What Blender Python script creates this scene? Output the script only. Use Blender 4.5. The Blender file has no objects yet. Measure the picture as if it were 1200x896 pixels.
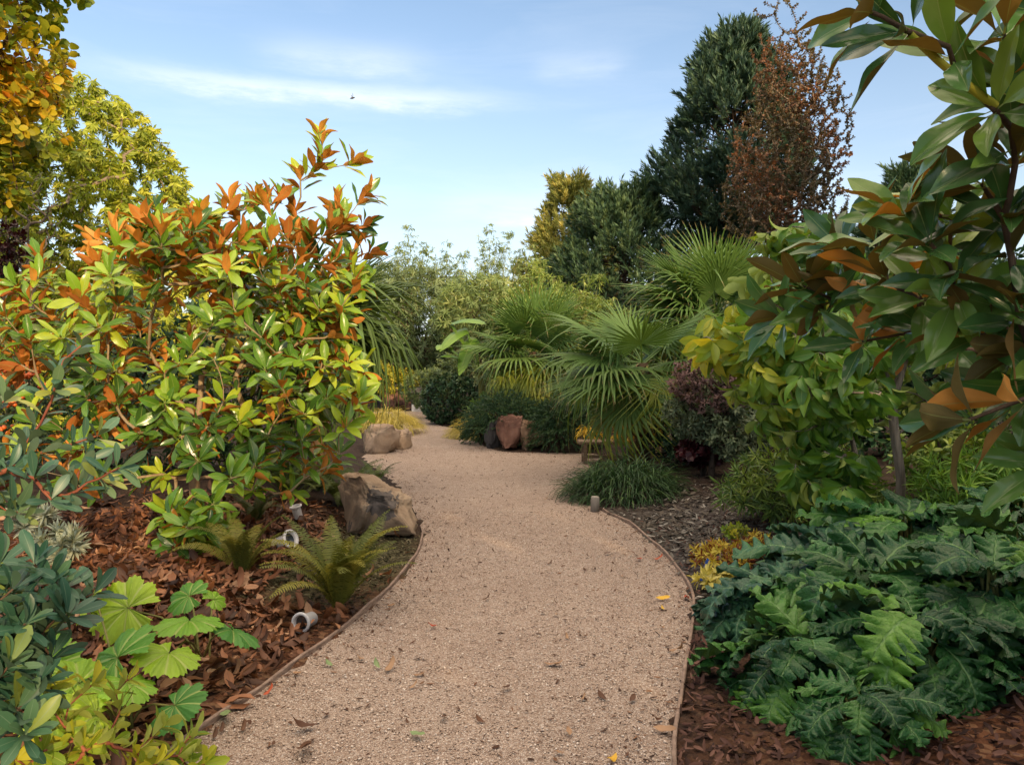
import bpy, math, random
import numpy as np
from mathutils import Vector, Matrix, noise as mnoise
from mathutils.geometry import tessellate_polygon

C = bpy.context.scene.collection
WOFF = {}
PI = math.pi
R = math.radians
CAM_H = 1.55
FPX = 900.0
PITCH = math.atan((448 - 425) / FPX)
CP, SP = math.cos(PITCH), math.sin(PITCH)


def P(x, y, Y):
    """world point seen at photo pixel (x, y) at distance Y in front of the camera"""
    v = (y - 448) / FPX
    k = Y / (CP - v * SP)
    return np.array([(x - 600) / FPX * k, Y, CAM_H + k * (-SP - v * CP)])


def G(x, y, z=0.0):
    """world ground point (height z) seen at photo pixel (x, y)"""
    v = (y - 448) / FPX
    k = (CAM_H - z) / (SP + v * CP)
    return np.array([(x - 600) / FPX * k, k * (CP - v * SP), z])


def nrm(a):
    a = np.asarray(a, float)
    return a / np.maximum(np.linalg.norm(a, axis=-1, keepdims=True), 1e-9)


def smooth(a, b, x):
    t = np.clip((np.asarray(x, float) - a) / (b - a), 0, 1)
    return t * t * (3 - 2 * t)


# ------------------------------------------------------------------ path outline and terrain
PATH_L = [np.array(p) for p in [(-1.75, -9.0, 0), (-1.72, -3.0, 0), (-1.56, 0.5, 0), (-1.44, 2.2, 0)]] + [
    G(*p) for p in [(205, 880), (330, 790), (432, 713), (480, 662), (494, 634), (491, 612), (472, 577),
                    (440, 549), (424, 534), (452, 528), (474, 520), (475, 505), (464, 493), (444, 484.5), (380, 483.5)]]
PATH_R = [np.array(p) for p in [(0.0, -9.0, 0), (0.12, -3.0, 0), (0.42, 0.5, 0), (0.56, 2.2, 0)]] + [
    G(*p) for p in [(790, 896), (801, 800), (813, 715), (806, 685), (780, 650), (738, 614), (700, 596),
                    (672, 580), (690, 549), (704, 533), (645, 530), (585, 528), (552, 514), (536, 503),
                    (512, 497), (505, 489), (500, 481.0)]]


def catmull(pts, n=6):
    pts = [np.asarray(p, float) for p in pts]
    out = []
    q = [2 * pts[0] - pts[1]] + pts + [2 * pts[-1] - pts[-2]]
    for i in range(1, len(q) - 2):
        for k in range(n):
            t = k / n
            a, b, c, d = q[i - 1], q[i], q[i + 1], q[i + 2]
            out.append(.5 * ((2 * b) + (c - a) * t + (2 * a - 5 * b + 4 * c - d) * t * t + (3 * b - a - 3 * c + d) * t ** 3))
    out.append(pts[-1])
    return out


EDGE_L = catmull(PATH_L, 5)
EDGE_R = catmull(PATH_R, 5)
PATH_POLY = np.array([p[:2] for p in EDGE_L] + [p[:2] for p in EDGE_R[::-1]])


def path_sd(x, y):
    """signed distance to the path outline (negative inside), vectorised"""
    x = np.asarray(x, float).ravel(); y = np.asarray(y, float).ravel()
    best = np.full(x.shape, 1e9); inside = np.zeros(x.shape, bool)
    A = PATH_POLY; B = np.roll(PATH_POLY, -1, 0)
    for (ax, ay), (bx, by) in zip(A, B):
        ex, ey = bx - ax, by - ay
        L2 = ex * ex + ey * ey
        if L2 < 1e-12: continue
        t = np.clip(((x - ax) * ex + (y - ay) * ey) / L2, 0, 1)
        best = np.minimum(best, np.hypot(x - ax - t * ex, y - ay - t * ey))
        c = ((ay > y) != (by > y))
        with np.errstate(divide='ignore', invalid='ignore'):
            xi = ax + (y - ay) / (by - ay if by != ay else 1e-9) * ex
        inside ^= c & (x < xi)
    return np.where(inside, -best, best)


def ground(x, y):
    x = np.asarray(x, float).ravel(); y = np.asarray(y, float).ravel()
    sd = path_sd(x, y)
    amp = np.where(x > -0.6, 0.24, 0.22)
    h = 0.012 + amp * smooth(0.1, 2.2, sd) + 0.03 * smooth(0.05, .6, sd) * (np.sin(x * 2.3 + 1) * np.sin(y * 1.9))
    return np.where(sd < -0.02, -0.04, h)


def gz(x, y):
    return float(ground([x], [y])[0])


def GB(x, y):
    """point on the terrain seen at photo pixel (x, y)"""
    z = 0.1
    for _ in range(6):
        p = G(x, y, z); z = 0.5 * z + 0.5 * max(0, gz(p[0], p[1]))
    p = G(x, y, z); p[2] = gz(p[0], p[1])
    return p


# ------------------------------------------------------------------ geometry accumulator
class Geo:
    def __init__(s):
        s.V = []; s.A = []; s.F = []; s.n = 0

    def add(s, V, F, attr=None, mi=0):
        V = np.asarray(V, float).reshape(-1, 3)
        F = np.asarray(F, np.int64)
        if attr is None: attr = np.tile(np.array([.5, .5, .5, 1.]), (len(V), 1))
        s.V.append(V); s.A.append(np.asarray(attr, float)); s.F.append((F + s.n, mi)); s.n += len(V)

    def stamp(s, tpl, M, T, rnd, mi=0):
        """tpl=(V,F,tb) ; M (k,3,3) columns are the axes ; T (k,3)"""
        V, F, tb = tpl
        k = len(T); n = len(V)
        if k == 0: return
        W = np.einsum('kij,nj->kni', M, V) + T[:, None, :]
        A = np.zeros((k, n, 4)); A[:, :, 0] = np.asarray(rnd)[:, None]; A[:, :, 1] = tb[None, :, 0]; A[:, :, 2] = tb[None, :, 1]; A[:, :, 3] = 1
        FF = (F[None] + (np.arange(k) * n)[:, None, None]).reshape(-1, F.shape[1])
        s.add(W.reshape(-1, 3), FF, A.reshape(-1, 4), mi)


def build(name, geo, mats, parent=None, smooth_=True, off=None):
    me = bpy.data.meshes.new(name)
    V = np.concatenate(geo.V); A = np.concatenate(geo.A)
    if parent is not None and off is None: off = WOFF[parent.name]
    if off is not None: V = V - np.asarray(off)
    if not isinstance(mats, (list, tuple)): mats = [mats]
    for m in mats: me.materials.append(m)
    loops = np.concatenate([f.ravel() for f, _ in geo.F])
    sizes = np.concatenate([np.full(len(f), f.shape[1]) for f, _ in geo.F])
    mi = np.concatenate([np.full(len(f), m) for f, m in geo.F])
    starts = np.concatenate([[0], np.cumsum(sizes)[:-1]])
    me.vertices.add(len(V)); me.vertices.foreach_set('co', V.astype(np.float32).ravel())
    me.loops.add(len(loops)); me.loops.foreach_set('vertex_index', loops.astype(np.int32))
    me.polygons.add(len(sizes)); me.polygons.foreach_set('loop_start', starts.astype(np.int32))
    me.polygons.foreach_set('material_index', mi.astype(np.int32))
    me.polygons.foreach_set('use_smooth', np.full(len(sizes), bool(smooth_)))
    at = me.attributes.new('lf', 'FLOAT_COLOR', 'POINT'); at.data.foreach_set('color', A.astype(np.float32).ravel())
    me.update(); me.validate()
    o = bpy.data.objects.new(name, me); C.objects.link(o)
    if parent is not None: o.parent = parent
    WOFF[o.name] = np.zeros(3) if off is None else np.asarray(off, float)
    return o


def inst(name, me, parent, M3, T):
    """a part that shares its mesh with its like; M3 columns are its axes, T its world place"""
    o = bpy.data.objects.new(name, me); C.objects.link(o); o.parent = parent
    T = np.asarray(T) - WOFF[parent.name]
    m = Matrix.Identity(4)
    for i in range(3):
        for j in range(3): m[i][j] = float(M3[i][j])
        m[i][3] = float(T[i])
    o.matrix_local = m
    return o


def tag(o, label=None, cat=None, group=None, kind=None):
    if label: o['label'] = label
    if cat: o['category'] = cat
    if group: o['group'] = group
    if kind: o['kind'] = kind
    return o


def thing(name, label, cat, loc, group=None, rot=(0, 0, 0)):
    o = bpy.data.objects.new(name, None); C.objects.link(o)
    o.empty_display_size = .1
    o.location = [float(v) for v in loc]; o.rotation_euler = rot
    WOFF[o.name] = np.array([float(v) for v in loc])
    return tag(o, label, cat, group)


# ------------------------------------------------------------------ templates
def ell(t, p=1.0, q=1.0):
    """leaf half-width profile with the widest place set by p,q"""
    m = p / (p + q)
    return (np.maximum(t, 1e-6) / m) ** p * (np.maximum(1 - t, 1e-6) / (1 - m)) ** q


def leaf(L=1., W=.4, nl=6, nw=1, p=.8, q=.8, curl=.5, fold=.3, wave=0., wf=9., twist=0., stalk=0., side=0., ph=0.):
    """leaf lying along +Y, its upper face to +Z.  Returns (verts, quads, [along, across])"""
    t = np.linspace(0, 1, nl + 1)
    tt = np.clip(t, .012, .985)
    w = W / 2 * ell(tt, p, q)
    a = curl * (t ** 1.3)
    dy = np.cos(a); dz = -np.sin(a)
    y = np.concatenate([[0], np.cumsum((dy[1:] + dy[:-1]) / 2)]) / nl * L + stalk * L
    z = np.concatenate([[0], np.cumsum((dz[1:] + dz[:-1]) / 2)]) / nl * L
    s = np.linspace(-1, 1, 2 * nw + 1)
    S, Tt = np.meshgrid(s, t)
    Wd = w[:, None] * np.abs(S)
    ny, nz = np.sin(a), np.cos(a)                       # normal of the midrib curve
    lift = Wd * math.sin(fold) + wave * L * np.sin(Tt * wf + ph + (S > 0) * 1.7) * S ** 2 * np.sin(Tt * PI)
    X = np.sign(S) * Wd * math.cos(fold) + side * L * (Tt ** 2)
    Yc = y[:, None] + ny[:, None] * lift
    Z = z[:, None] + nz[:, None] * lift
    if twist:
        an = twist * Tt
        X, Z2 = X * np.cos(an) - (Z - z[:, None]) * np.sin(an), X * np.sin(an) + (Z - z[:, None]) * np.cos(an)
        Z = Z2 + z[:, None]
    V = np.stack([X, Yc, Z], -1).reshape(-1, 3)
    tb = np.stack([Tt, np.abs(S)], -1).reshape(-1, 2)
    n = len(s); F = []
    for i in range(nl):
        for j in range(n - 1):
            F.append((i * n + j, i * n + j + 1, (i + 1) * n + j + 1, (i + 1) * n + j))
    if stalk:
        w0 = .012 * L
        k = len(V)
        V = np.concatenate([V, [[-w0, 0, 0], [w0, 0, 0], [w0, stalk * L + .05 * L, -.002], [-w0, stalk * L + .05 * L, -.002]]])
        tb = np.concatenate([tb, [[0, 0]] * 4]); F.append((k, k + 1, k + 2, k + 3))
    return V, np.array(F), tb


def frames(d, nup):
    """(k,3,3) with columns side, d, normal"""
    d = nrm(d); n = nup - (nup * d).sum(-1, keepdims=True) * d
    bad = np.linalg.norm(n, axis=-1) < 1e-4
    if bad.any(): n[bad] = np.cross(d[bad], [1, .3, 0])
    n = nrm(n); x = np.cross(d, n)
    return np.stack([x, d, n], -1)


def rosette(rng, pos, axis, k, th0, th1, size, droop=0., spin=None, svar=.2, back=0.0, jit=.15):
    """leaves whorled about a shoot tip; returns T, M"""
    axis = nrm(axis); u = nrm(np.cross(axis, [.31, .52, .79])); v = np.cross(axis, u)
    i = np.arange(k)
    ph = i * 2.39996 + (rng.uniform(0, 6.28) if spin is None else spin)
    th = th0 + (th1 - th0) * (i + .5) / k + rng.normal(0, jit, k)
    rad = np.cos(ph)[:, None] * u + np.sin(ph)[:, None] * v
    d = np.cos(th)[:, None] * axis + np.sin(th)[:, None] * rad
    d[:, 2] -= droop; d = nrm(d)
    n = axis[None] * np.sin(th)[:, None] - rad * np.cos(th)[:, None] + rng.normal(0, jit * .8, (k, 3))
    M = frames(d, n)
    sc = size * rng.uniform(1 - svar, 1 + svar * .6, k)
    T = pos[None] - axis[None] * (back * i / max(1, k))[:, None]
    return T, M * sc[:, None, None], d


# ------------------------------------------------------------------ branching
def grow(rng, trunk, tips, tipdir=None, seg=.15, jit=.012, up=.35, kdir=.45, down=.6):
    pos = [np.asarray(p, float) for p in trunk]; par = [-1] + list(range(len(trunk) - 1))
    chains = [list(range(len(trunk)))]
    dirs = [nrm(pos[min(i + 1, len(pos) - 1)] - pos[max(0, i - 1)]) for i in range(len(pos))]
    top = pos[-1]
    tips = np.asarray(tips, float)
    tr = np.array(pos)
    dd = np.min(np.linalg.norm(tips[:, None] - tr[None], axis=-1), 1)
    od = np.argsort(dd)
    outd = np.zeros((len(tips), 3)); cap = len(pos) + 64
    PA = np.zeros((90000, 3)); DA = np.zeros((90000, 3)); n = len(pos)
    PA[:n] = pos; DA[:n] = dirs
    lo = int(len(trunk) * .35)
    tipn = {}
    for ti in od:
        t = tips[ti]
        v = t - PA[:n]; d = np.linalg.norm(v, axis=1) + 1e-6
        cs = (v * DA[:n]).sum(1) / d
        cost = d * (1 + kdir - kdir * cs) + down * np.maximum(0, PA[:n, 2] - t[2])
        cost[:lo] += .5
        j = int(np.argmin(cost)); L = d[j]
        p0 = PA[j]; h = v[j] / L
        e = nrm(h + np.array([0, 0, up])) if tipdir is None else nrm(h * .4 + tipdir[ti])
        m = max(2, int(math.ceil(L / seg)))
        p1 = p0 + nrm(DA[j] * .6 + h) * L * .33; p2 = t - e * L * .33
        prev = j; ch = [j]
        for k in range(1, m + 1):
            s = k / m
            q = (1 - s) ** 3 * p0 + 3 * (1 - s) ** 2 * s * p1 + 3 * (1 - s) * s * s * p2 + s ** 3 * t
            if k < m: q = q + rng.normal(0, jit, 3)
            PA[n] = q; DA[n] = nrm(q - PA[prev]); par.append(prev); ch.append(n); prev = n; n += 1
        chains.append(ch); outd[ti] = e; tipn[ti] = prev
    cnt = np.zeros(n)
    for ti, k in tipn.items(): cnt[k] += 1
    for i in range(n - 1, 0, -1): cnt[par[i]] += cnt[i]
    return PA[:n], chains, np.maximum(cnt, 1), outd


def tubes(geo, pos, chains, rad, sides=5, mi=0, rnd=.5):
    th = np.arange(sides) / sides * 2 * PI
    for ch in chains:
        pts = pos[ch]; r = rad[ch].copy()
        if len(ch) > 2 or True: r[0] = min(r[0], r[1] * 1.25)
        m = len(ch)
        if m < 2: continue
        tan = np.zeros((m, 3)); tan[1:-1] = pts[2:] - pts[:-2]; tan[0] = pts[1] - pts[0]; tan[-1] = pts[-1] - pts[-2]
        tan = nrm(tan)
        u = nrm(np.cross(tan[0], [.2, .93, .31])); V = []
        for i in range(m):
            u = nrm(u - (u @ tan[i]) * tan[i]); v = np.cross(tan[i], u)
            V.append(pts[i] + r[i] * (np.cos(th)[:, None] * u + np.sin(th)[:, None] * v))
        V = np.concatenate(V)
        i = np.arange(m - 1)[:, None] * sides; j = np.arange(sides)[None]; jn = (j + 1) % sides
        F = np.stack([i + j, i + jn, i + sides + jn, i + sides + j], -1).reshape(-1, 4)
        ln = np.repeat(np.linspace(0, 1, m), sides)
        A = np.stack([np.full(len(V), rnd), ln, np.full(len(V), .5), np.ones(len(V))], -1)
        geo.add(V, F, A, mi)


def tube(geo, pts, r0, r1, sides=6, mi=0, rnd=.5):
    pts = np.asarray(pts, float)
    tubes(geo, pts, [list(range(len(pts)))], np.linspace(r0, r1, len(pts)), sides, mi, rnd)


def ell_tips(rng, ells, n, shell=.55):
    """tips spread through a union of ellipsoids [(centre, radii, weight)], denser near the skin"""
    w = np.array([e[2] for e in ells], float); w /= w.sum(); out = []
    for (c, r, _), wi in zip(ells, w):
        k = max(1, int(round(n * wi)))
        d = nrm(rng.normal(size=(k * 3, 3)))
        rr = shell + (1 - shell) * rng.uniform(0, 1, k * 3) ** .6
        p = d * rr[:, None]
        p = p * np.asarray(r) + np.asarray(c)
        q = [p[0]]                                     # best-candidate thinning keeps them apart
        for i in range(1, k):
            cand = p[rng.integers(0, k * 3, 4)]
            dm = np.min(np.linalg.norm(cand[:, None] - np.array(q)[None], axis=-1), 1)
            q.append(cand[int(np.argmax(dm))])
        out.append(np.array(q))
    return np.concatenate(out)


def lathe(geo, prof, base, axis=(0, 0, 1), sides=20, mi=0):
    """prof: [(radius, height)...] around an axis through base"""
    axis = nrm(axis); u = nrm(np.cross(axis, [.3, .5, .81])); v = np.cross(axis, u)
    th = np.arange(sides) / sides * 2 * PI; V = []
    for r, h in prof:
        V.append(np.asarray(base) + axis * h + r * (np.cos(th)[:, None] * u + np.sin(th)[:, None] * v))
    V = np.concatenate(V); m = len(prof)
    i = np.arange(m - 1)[:, None] * sides; j = np.arange(sides)[None]; jn = (j + 1) % sides
    geo.add(V, np.stack([i + j, i + jn, i + sides + jn, i + sides + j], -1).reshape(-1, 4), None, mi)


def boxg(geo, c, s, ax=None, mi=0, bev=.12):
    """box with chamfered edges: centre c, full sizes s, axes ax (3x3 columns)"""
    c = np.asarray(c, float); h = np.asarray(s, float) / 2
    ax = np.eye(3) if ax is None else ax
    b = min(h) * bev * 2
    z = [-h[2], -h[2] + b, h[2] - b, h[2]]; ins = [b, 0, 0, b]
    V = []
    for zz, k in zip(z, ins):
        hx, hy = h[0] - k, h[1] - k
        for (sx, sy) in ((-1, -1), (1, -1), (1, 1), (-1, 1)):
            V.append((sx * (hx - b * .5), sy * hy, zz)) if sx * sy > 0 else V.append((sx * hx, sy * (hy - b * .5), zz))
            V.append((sx * hx, sy * (hy - b * .5), zz)) if sx * sy > 0 else V.append((sx * (hx - b * .5), sy * hy, zz))
    V = np.array(V)
    F = []
    for k in range(3):
        for j in range(8):
            F.append((k * 8 + j, k * 8 + (j + 1) % 8, k * 8 + 8 + (j + 1) % 8, k * 8 + 8 + j))
    W = V @ ax.T + c
    n0 = geo.n
    geo.add(W, F, None, mi)
    geo.add(W[:8][::-1], [list(range(8))], None, mi)
    geo.add(W[24:], [list(range(8))], None, mi)


# ------------------------------------------------------------------ materials
class NT:
    def __init__(s, name):
        s.m = bpy.data.materials.new(name); s.m.use_nodes = True
        s.t = s.m.node_tree; s.t.nodes.clear(); s.out = s.n('ShaderNodeOutputMaterial')

    def n(s, typ, **kw):
        nd = s.t.nodes.new(typ)
        for k, v in kw.items(): setattr(nd, k, v)
        return nd

    def l(s, a, b): s.t.links.new(a, b)

    def val(s, sock, v):
        if hasattr(v, 'is_output'): s.l(v, sock)
        else: sock.default_value = v

    def math(s, op, a, b=0.0, c=None, clamp=False):
        n = s.n('ShaderNodeMath', operation=op, use_clamp=clamp)
        s.val(n.inputs[0], a); s.val(n.inputs[1], b)
        if c is not None: s.val(n.inputs[2], c)
        return n.outputs[0]

    def ramp(s, fac, cols, interp='LINEAR'):
        n = s.n('ShaderNodeValToRGB'); cr = n.color_ramp; cr.interpolation = interp
        while len(cr.elements) > 1: cr.elements.remove(cr.elements[-1])
        for i, (p, c) in enumerate(cols):
            e = cr.elements[0] if i == 0 else cr.elements.new(p)
            e.position = p; e.color = (*c[:3], 1)
        s.val(n.inputs[0], fac); return n.outputs[0]

    def mix(s, fac, a, b, mode='MIX'):
        n = s.n('ShaderNodeMix', data_type='RGBA', blend_type=mode)
        s.val(n.inputs[0], fac)
        for i, v in ((6, a), (7, b)):
            if hasattr(v, 'is_output'): s.l(v, n.inputs[i])
            else: n.inputs[i].default_value = (*v[:3], 1)
        return n.outputs[2]

    def noise(s, scale, detail=4, rough=.55, vec=None, dist=0.):
        n = s.n('ShaderNodeTexNoise'); n.inputs['Scale'].default_value = scale
        n.inputs['Detail'].default_value = detail; n.inputs['Roughness'].default_value = rough; n.inputs['Distortion'].default_value = dist
        if vec is not None: s.l(vec, n.inputs['Vector'])
        return n.outputs[0]

    def voro(s, scale, vec=None, feature='F1', out='Distance', rnd=1.):
        n = s.n('ShaderNodeTexVoronoi', feature=feature); n.inputs['Scale'].default_value = scale
        n.inputs['Randomness'].default_value = rnd
        if vec is not None: s.l(vec, n.inputs['Vector'])
        return n.outputs[out]

    def obj(s): return s.n('ShaderNodeTexCoord').outputs['Object']

    def geo(s): return s.n('ShaderNodeNewGeometry')

    def bump(s, h, strength=.3, dist=.01):
        n = s.n('ShaderNodeBump'); n.inputs['Strength'].default_value = strength; n.inputs['Distance'].default_value = dist
        s.l(h, n.inputs['Height']); return n.outputs[0]

    def pbsdf(s, col, rough=.6, spec=.5, normal=None, metal=0.):
        b = s.n('ShaderNodeBsdfPrincipled')
        if hasattr(col, 'is_output'): s.l(col, b.inputs['Base Color'])
        else: b.inputs['Base Color'].default_value = (*col[:3], 1)
        s.val(b.inputs['Roughness'], rough); s.val(b.inputs['Specular IOR Level'], spec); b.inputs['Metallic'].default_value = metal
        if normal is not None: s.l(normal, b.inputs['Normal'])
        return b.outputs[0]

    def done(s, sh): s.l(sh, s.out.inputs['Surface']); return s.m


def leaf_mat(name, cols, rough=.45, trans=.25, under=None, vein=None, veinw=.07, spec=.26, edge=None, sidev=0., nv=.25, tcol=None, brown=0., wax=0., bumpn=None, tip=None):
    """foliage: ramp over per-leaf random, midrib from the across coordinate, two faced, translucent"""
    t = NT(name)
    a = t.n('ShaderNodeAttribute', attribute_name='lf')
    sp = t.n('ShaderNodeSeparateColor'); t.l(a.outputs['Color'], sp.inputs[0])
    rn, al, ac = sp.outputs[0], sp.outputs[1], sp.outputs[2]
    col = t.ramp(rn, cols)
    g = t.geo()
    nz = t.noise(9., 3, .6, g.outputs['Position'])
    f = t.math('MULTIPLY_ADD', nz, nv * 2, 1 - nv)
    hs = t.n('ShaderNodeHueSaturation'); t.l(f, hs.inputs['Value']); t.l(col, hs.inputs['Color'])
    col = hs.outputs[0]
    if edge is not None: col = t.mix(t.math('MULTIPLY', t.math('POWER', ac, 3.), .7), col, edge)
    if tip is not None:
        tn = t.math('MULTIPLY_ADD', t.noise(6., 2, .5, g.outputs['Position']), .16, .84)
        col = t.mix(t.math('MULTIPLY', t.math('GREATER_THAN', al, tn), .85), col, tip)
    normal = None
    if sidev or vein is not None:
        w = t.math('SINE', t.math('MULTIPLY', t.math('SUBTRACT', al, t.math('MULTIPLY', ac, .16)), 75.))
        sv = t.math('POWER', t.math('MAXIMUM', w, 0.), 6.)
        mr = t.math('SUBTRACT', 1., t.math('DIVIDE', ac, veinw), clamp=True)
        if vein is not None:
            vm = t.math('MAXIMUM', mr, t.math('MULTIPLY', sv, sidev))
            col = t.mix(t.math('MULTIPLY', vm, .8), col, vein)
        if sidev:
            normal = t.bump(t.math('ADD', t.math('MULTIPLY', w, .5), t.math('MULTIPLY', mr, -2.)), .35, .004)
    if bumpn:
        bn = t.noise(bumpn[0], 3, .55, g.outputs['Position'])
        hh = bn if vein is None else t.math('ADD', bn, t.math('MULTIPLY', vm, -.5))
        normal = t.bump(hh, bumpn[1], bumpn[2])
    if brown:
        b = t.math('GREATER_THAN', t.noise(3.1, 5, .7, g.outputs['Position']), 1 - brown)
        col = t.mix(b, col, (.16, .07, .02))
    base = col
    rg = rough
    if under is not None:
        uc = t.ramp(rn, under) if isinstance(under, list) else under
        if isinstance(under, list):
            h2 = t.n('ShaderNodeHueSaturation'); t.l(f, h2.inputs['Value']); t.l(uc, h2.inputs['Color']); uc = h2.outputs[0]
            if vein is not None: uc = t.mix(t.math('MULTIPLY', mr, .6), uc, vein)
        base = t.mix(g.outputs['Backfacing'], col, uc)
        rg = t.math('MULTIPLY_ADD', g.outputs['Backfacing'], .75 - rough, rough)
    sh = t.pbsdf(base, rg, spec, normal)
    if wax:
        sh_n = sh.node; sh_n.inputs['Coat Weight'].default_value = wax; sh_n.inputs['Coat Roughness'].default_value = .25
    if trans > 0:
        tr = t.n('ShaderNodeBsdfTranslucent')
        tc = t.mix(1., base if tcol is None else col, (1.5, 1.35, .55) if tcol is None else tcol, 'MULTIPLY')
        t.l(tc, tr.inputs['Color'])
        mx = t.n('ShaderNodeMixShader'); mx.inputs[0].default_value = trans
        t.l(sh, mx.inputs[1]); t.l(tr.outputs[0], mx.inputs[2]); sh = mx.outputs[0]
    return t.done(sh)


def bark_mat(name, c1, c2, scale=14., stretch=(1, 1, .25), rough=.85, b=.6):
    t = NT(name)
    mp = t.n('ShaderNodeMapping'); t.l(t.geo().outputs['Position'], mp.inputs[0]); mp.inputs['Scale'].default_value = stretch
    n1 = t.noise(scale, 6, .65, mp.outputs[0], .4)
    col = t.ramp(n1, [(.3, c1), (.7, c2)])
    return t.done(t.pbsdf(col, rough, .25, t.bump(n1, b, .02)))


def stone_mat(name, cols, scale=6., b=.5, patch=None):
    t = NT(name)
    v = t.obj()
    n1 = t.noise(scale, 8, .62, v, .3)
    n2 = t.noise(scale * 7, 6, .7, v)
    col = t.ramp(n1, cols)
    col = t.mix(t.math('MULTIPLY', n2, .55), col, t.mix(.5, col, (.05, .045, .04)), 'MIX')
    if patch:
        pm = t.math('GREATER_THAN', t.noise(scale * .45, 5, .6, v), .60)
        col = t.mix(t.math('MULTIPLY', pm, .8), col, patch)
    h = t.math('ADD', n1, t.math('MULTIPLY', n2, .35))
    return t.done(t.pbsdf(col, .9, .2, t.bump(h, b, .03)))


def plain_mat(name, col, rough=.5, spec=.5, metal=0., nscale=30., nv=.2):
    t = NT(name)
    n1 = t.noise(nscale, 5, .6, t.obj())
    c = t.mix(n1, [v * (1 - nv) for v in col], [min(1, v * (1 + nv)) for v in col])
    return t.done(t.pbsdf(c, rough, spec, t.bump(n1, .12, .004), metal))
# ================================================================== world, sun, camera
SUN_FROM = nrm(np.array([0.42, -0.88, 0.27]))
sc = bpy.context.scene
w = bpy.data.worlds.new("World"); sc.world = w; w.use_nodes = True
nt = w.node_tree; nt.nodes.clear()


def wn(t, **k):
    n = nt.nodes.new(t)
    for a, b in k.items(): setattr(n, a, b)
    return n


def wm(op, a, b=0., c=None, clamp=False):
    n = wn('ShaderNodeMath', operation=op, use_clamp=clamp)
    for i, v in enumerate((a, b, c)):
        if v is None: continue
        if hasattr(v, 'is_output'): nt.links.new(v, n.inputs[i])
        else: n.inputs[i].default_value = v
    return n.outputs[0]


sky = wn('ShaderNodeTexSky', sky_type='NISHITA', sun_disc=False)
sky.sun_elevation = math.asin(SUN_FROM[2]); sky.sun_rotation = math.atan2(SUN_FROM[0], SUN_FROM[1])
sky.air_density = 1.0; sky.dust_density = 1.2; sky.ozone_density = 2.2; sky.altitude = 50
tc = wn('ShaderNodeTexCoord'); sx = wn('ShaderNodeSeparateXYZ'); nt.links.new(tc.outputs['Generated'], sx.inputs[0])
az = wm('ARCTAN2', sx.outputs[0], sx.outputs[1]); el = wm('ARCSINE', sx.outputs[2])
cv = wn('ShaderNodeCombineXYZ'); nt.links.new(wm('MULTIPLY', az, 1.6), cv.inputs[0]); nt.links.new(wm('MULTIPLY', el, 9.), cv.inputs[1])
cn = wn('ShaderNodeTexNoise'); cn.inputs['Scale'].default_value = 2.2; cn.inputs['Detail'].default_value = 9; cn.inputs['Roughness'].default_value = .62; cn.inputs['Distortion'].default_value = .5
nt.links.new(cv.outputs[0], cn.inputs['Vector'])
cv2 = wn('ShaderNodeCombineXYZ'); nt.links.new(wm('MULTIPLY', az, 5.), cv2.inputs[0]); nt.links.new(wm('MULTIPLY', el, 22.), cv2.inputs[1])
cn2 = wn('ShaderNodeTexNoise'); cn2.inputs['Scale'].default_value = 2.; cn2.inputs['Detail'].default_value = 9; cn2.inputs['Roughness'].default_value = .65
nt.links.new(cv2.outputs[0], cn2.inputs['Vector'])


def streak(az0, saz, el0, sel, slope=0.):
    """a soft cloud bank: gaussian in azimuth and elevation, broken by noise"""
    da = wm('DIVIDE', wm('SUBTRACT', az, az0), saz)
    ec = wm('ADD', wm('MULTIPLY', wm('SUBTRACT', az, az0), slope), el0)
    de = wm('DIVIDE', wm('SUBTRACT', wm('ADD', el, wm('MULTIPLY_ADD', cn2.outputs[0], .03, -.015)), ec), sel)
    g = wm('EXPONENT', wm('MULTIPLY', wm('ADD', wm('POWER', wm('ABSOLUTE', da), 4.), wm('POWER', wm('ABSOLUTE', de), 2.)), -1.))
    return wm('MULTIPLY', g, wm('MULTIPLY_ADD', cn2.outputs[0], 1.7, -.1, True), None)


clouds = streak(-.25, .22, .325, .0115)
for args, k in (((-.21, .10, .365, .02), .5), ((.02, .10, .20, .02), .55), ((.03, .07, .185, .008), .8), ((.09, .06, .365, .016), .3), ((.22, .2, .21, .02), .4)):
    clouds = wm('MAXIMUM', clouds, wm('MULTIPLY', streak(*args), k))
wisp = wm('MULTIPLY', wm('SUBTRACT', cn.outputs[0], .47, None, True), .9)
haze = wm('EXPONENT', wm('MULTIPLY', wm('MAXIMUM', el, 0.), -5.2))
cm = wm('ADD', clouds, wm('MULTIPLY', wisp, wm('MULTIPLY_ADD', haze, 1.6, .3)), None, True)
SKY_GAIN = (1.58, 1.54, 1.49)
cmix = wn('ShaderNodeMix', data_type='RGBA'); nt.links.new(wm('MULTIPLY', cm, .66), cmix.inputs[0]); nt.links.new(sky.outputs[0], cmix.inputs[6])
cmix.inputs[7].default_value = (5.6, 5.9, 6.3, 1)
hm = wn('ShaderNodeMix', data_type='RGBA'); nt.links.new(wm('MULTIPLY', haze, .86), hm.inputs[0]); nt.links.new(cmix.outputs[2], hm.inputs[6])
hm.inputs[7].default_value = (4.6, 5.1, 5.9, 1)
bg = wn('ShaderNodeBackground'); bg.inputs[1].default_value = .15
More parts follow.
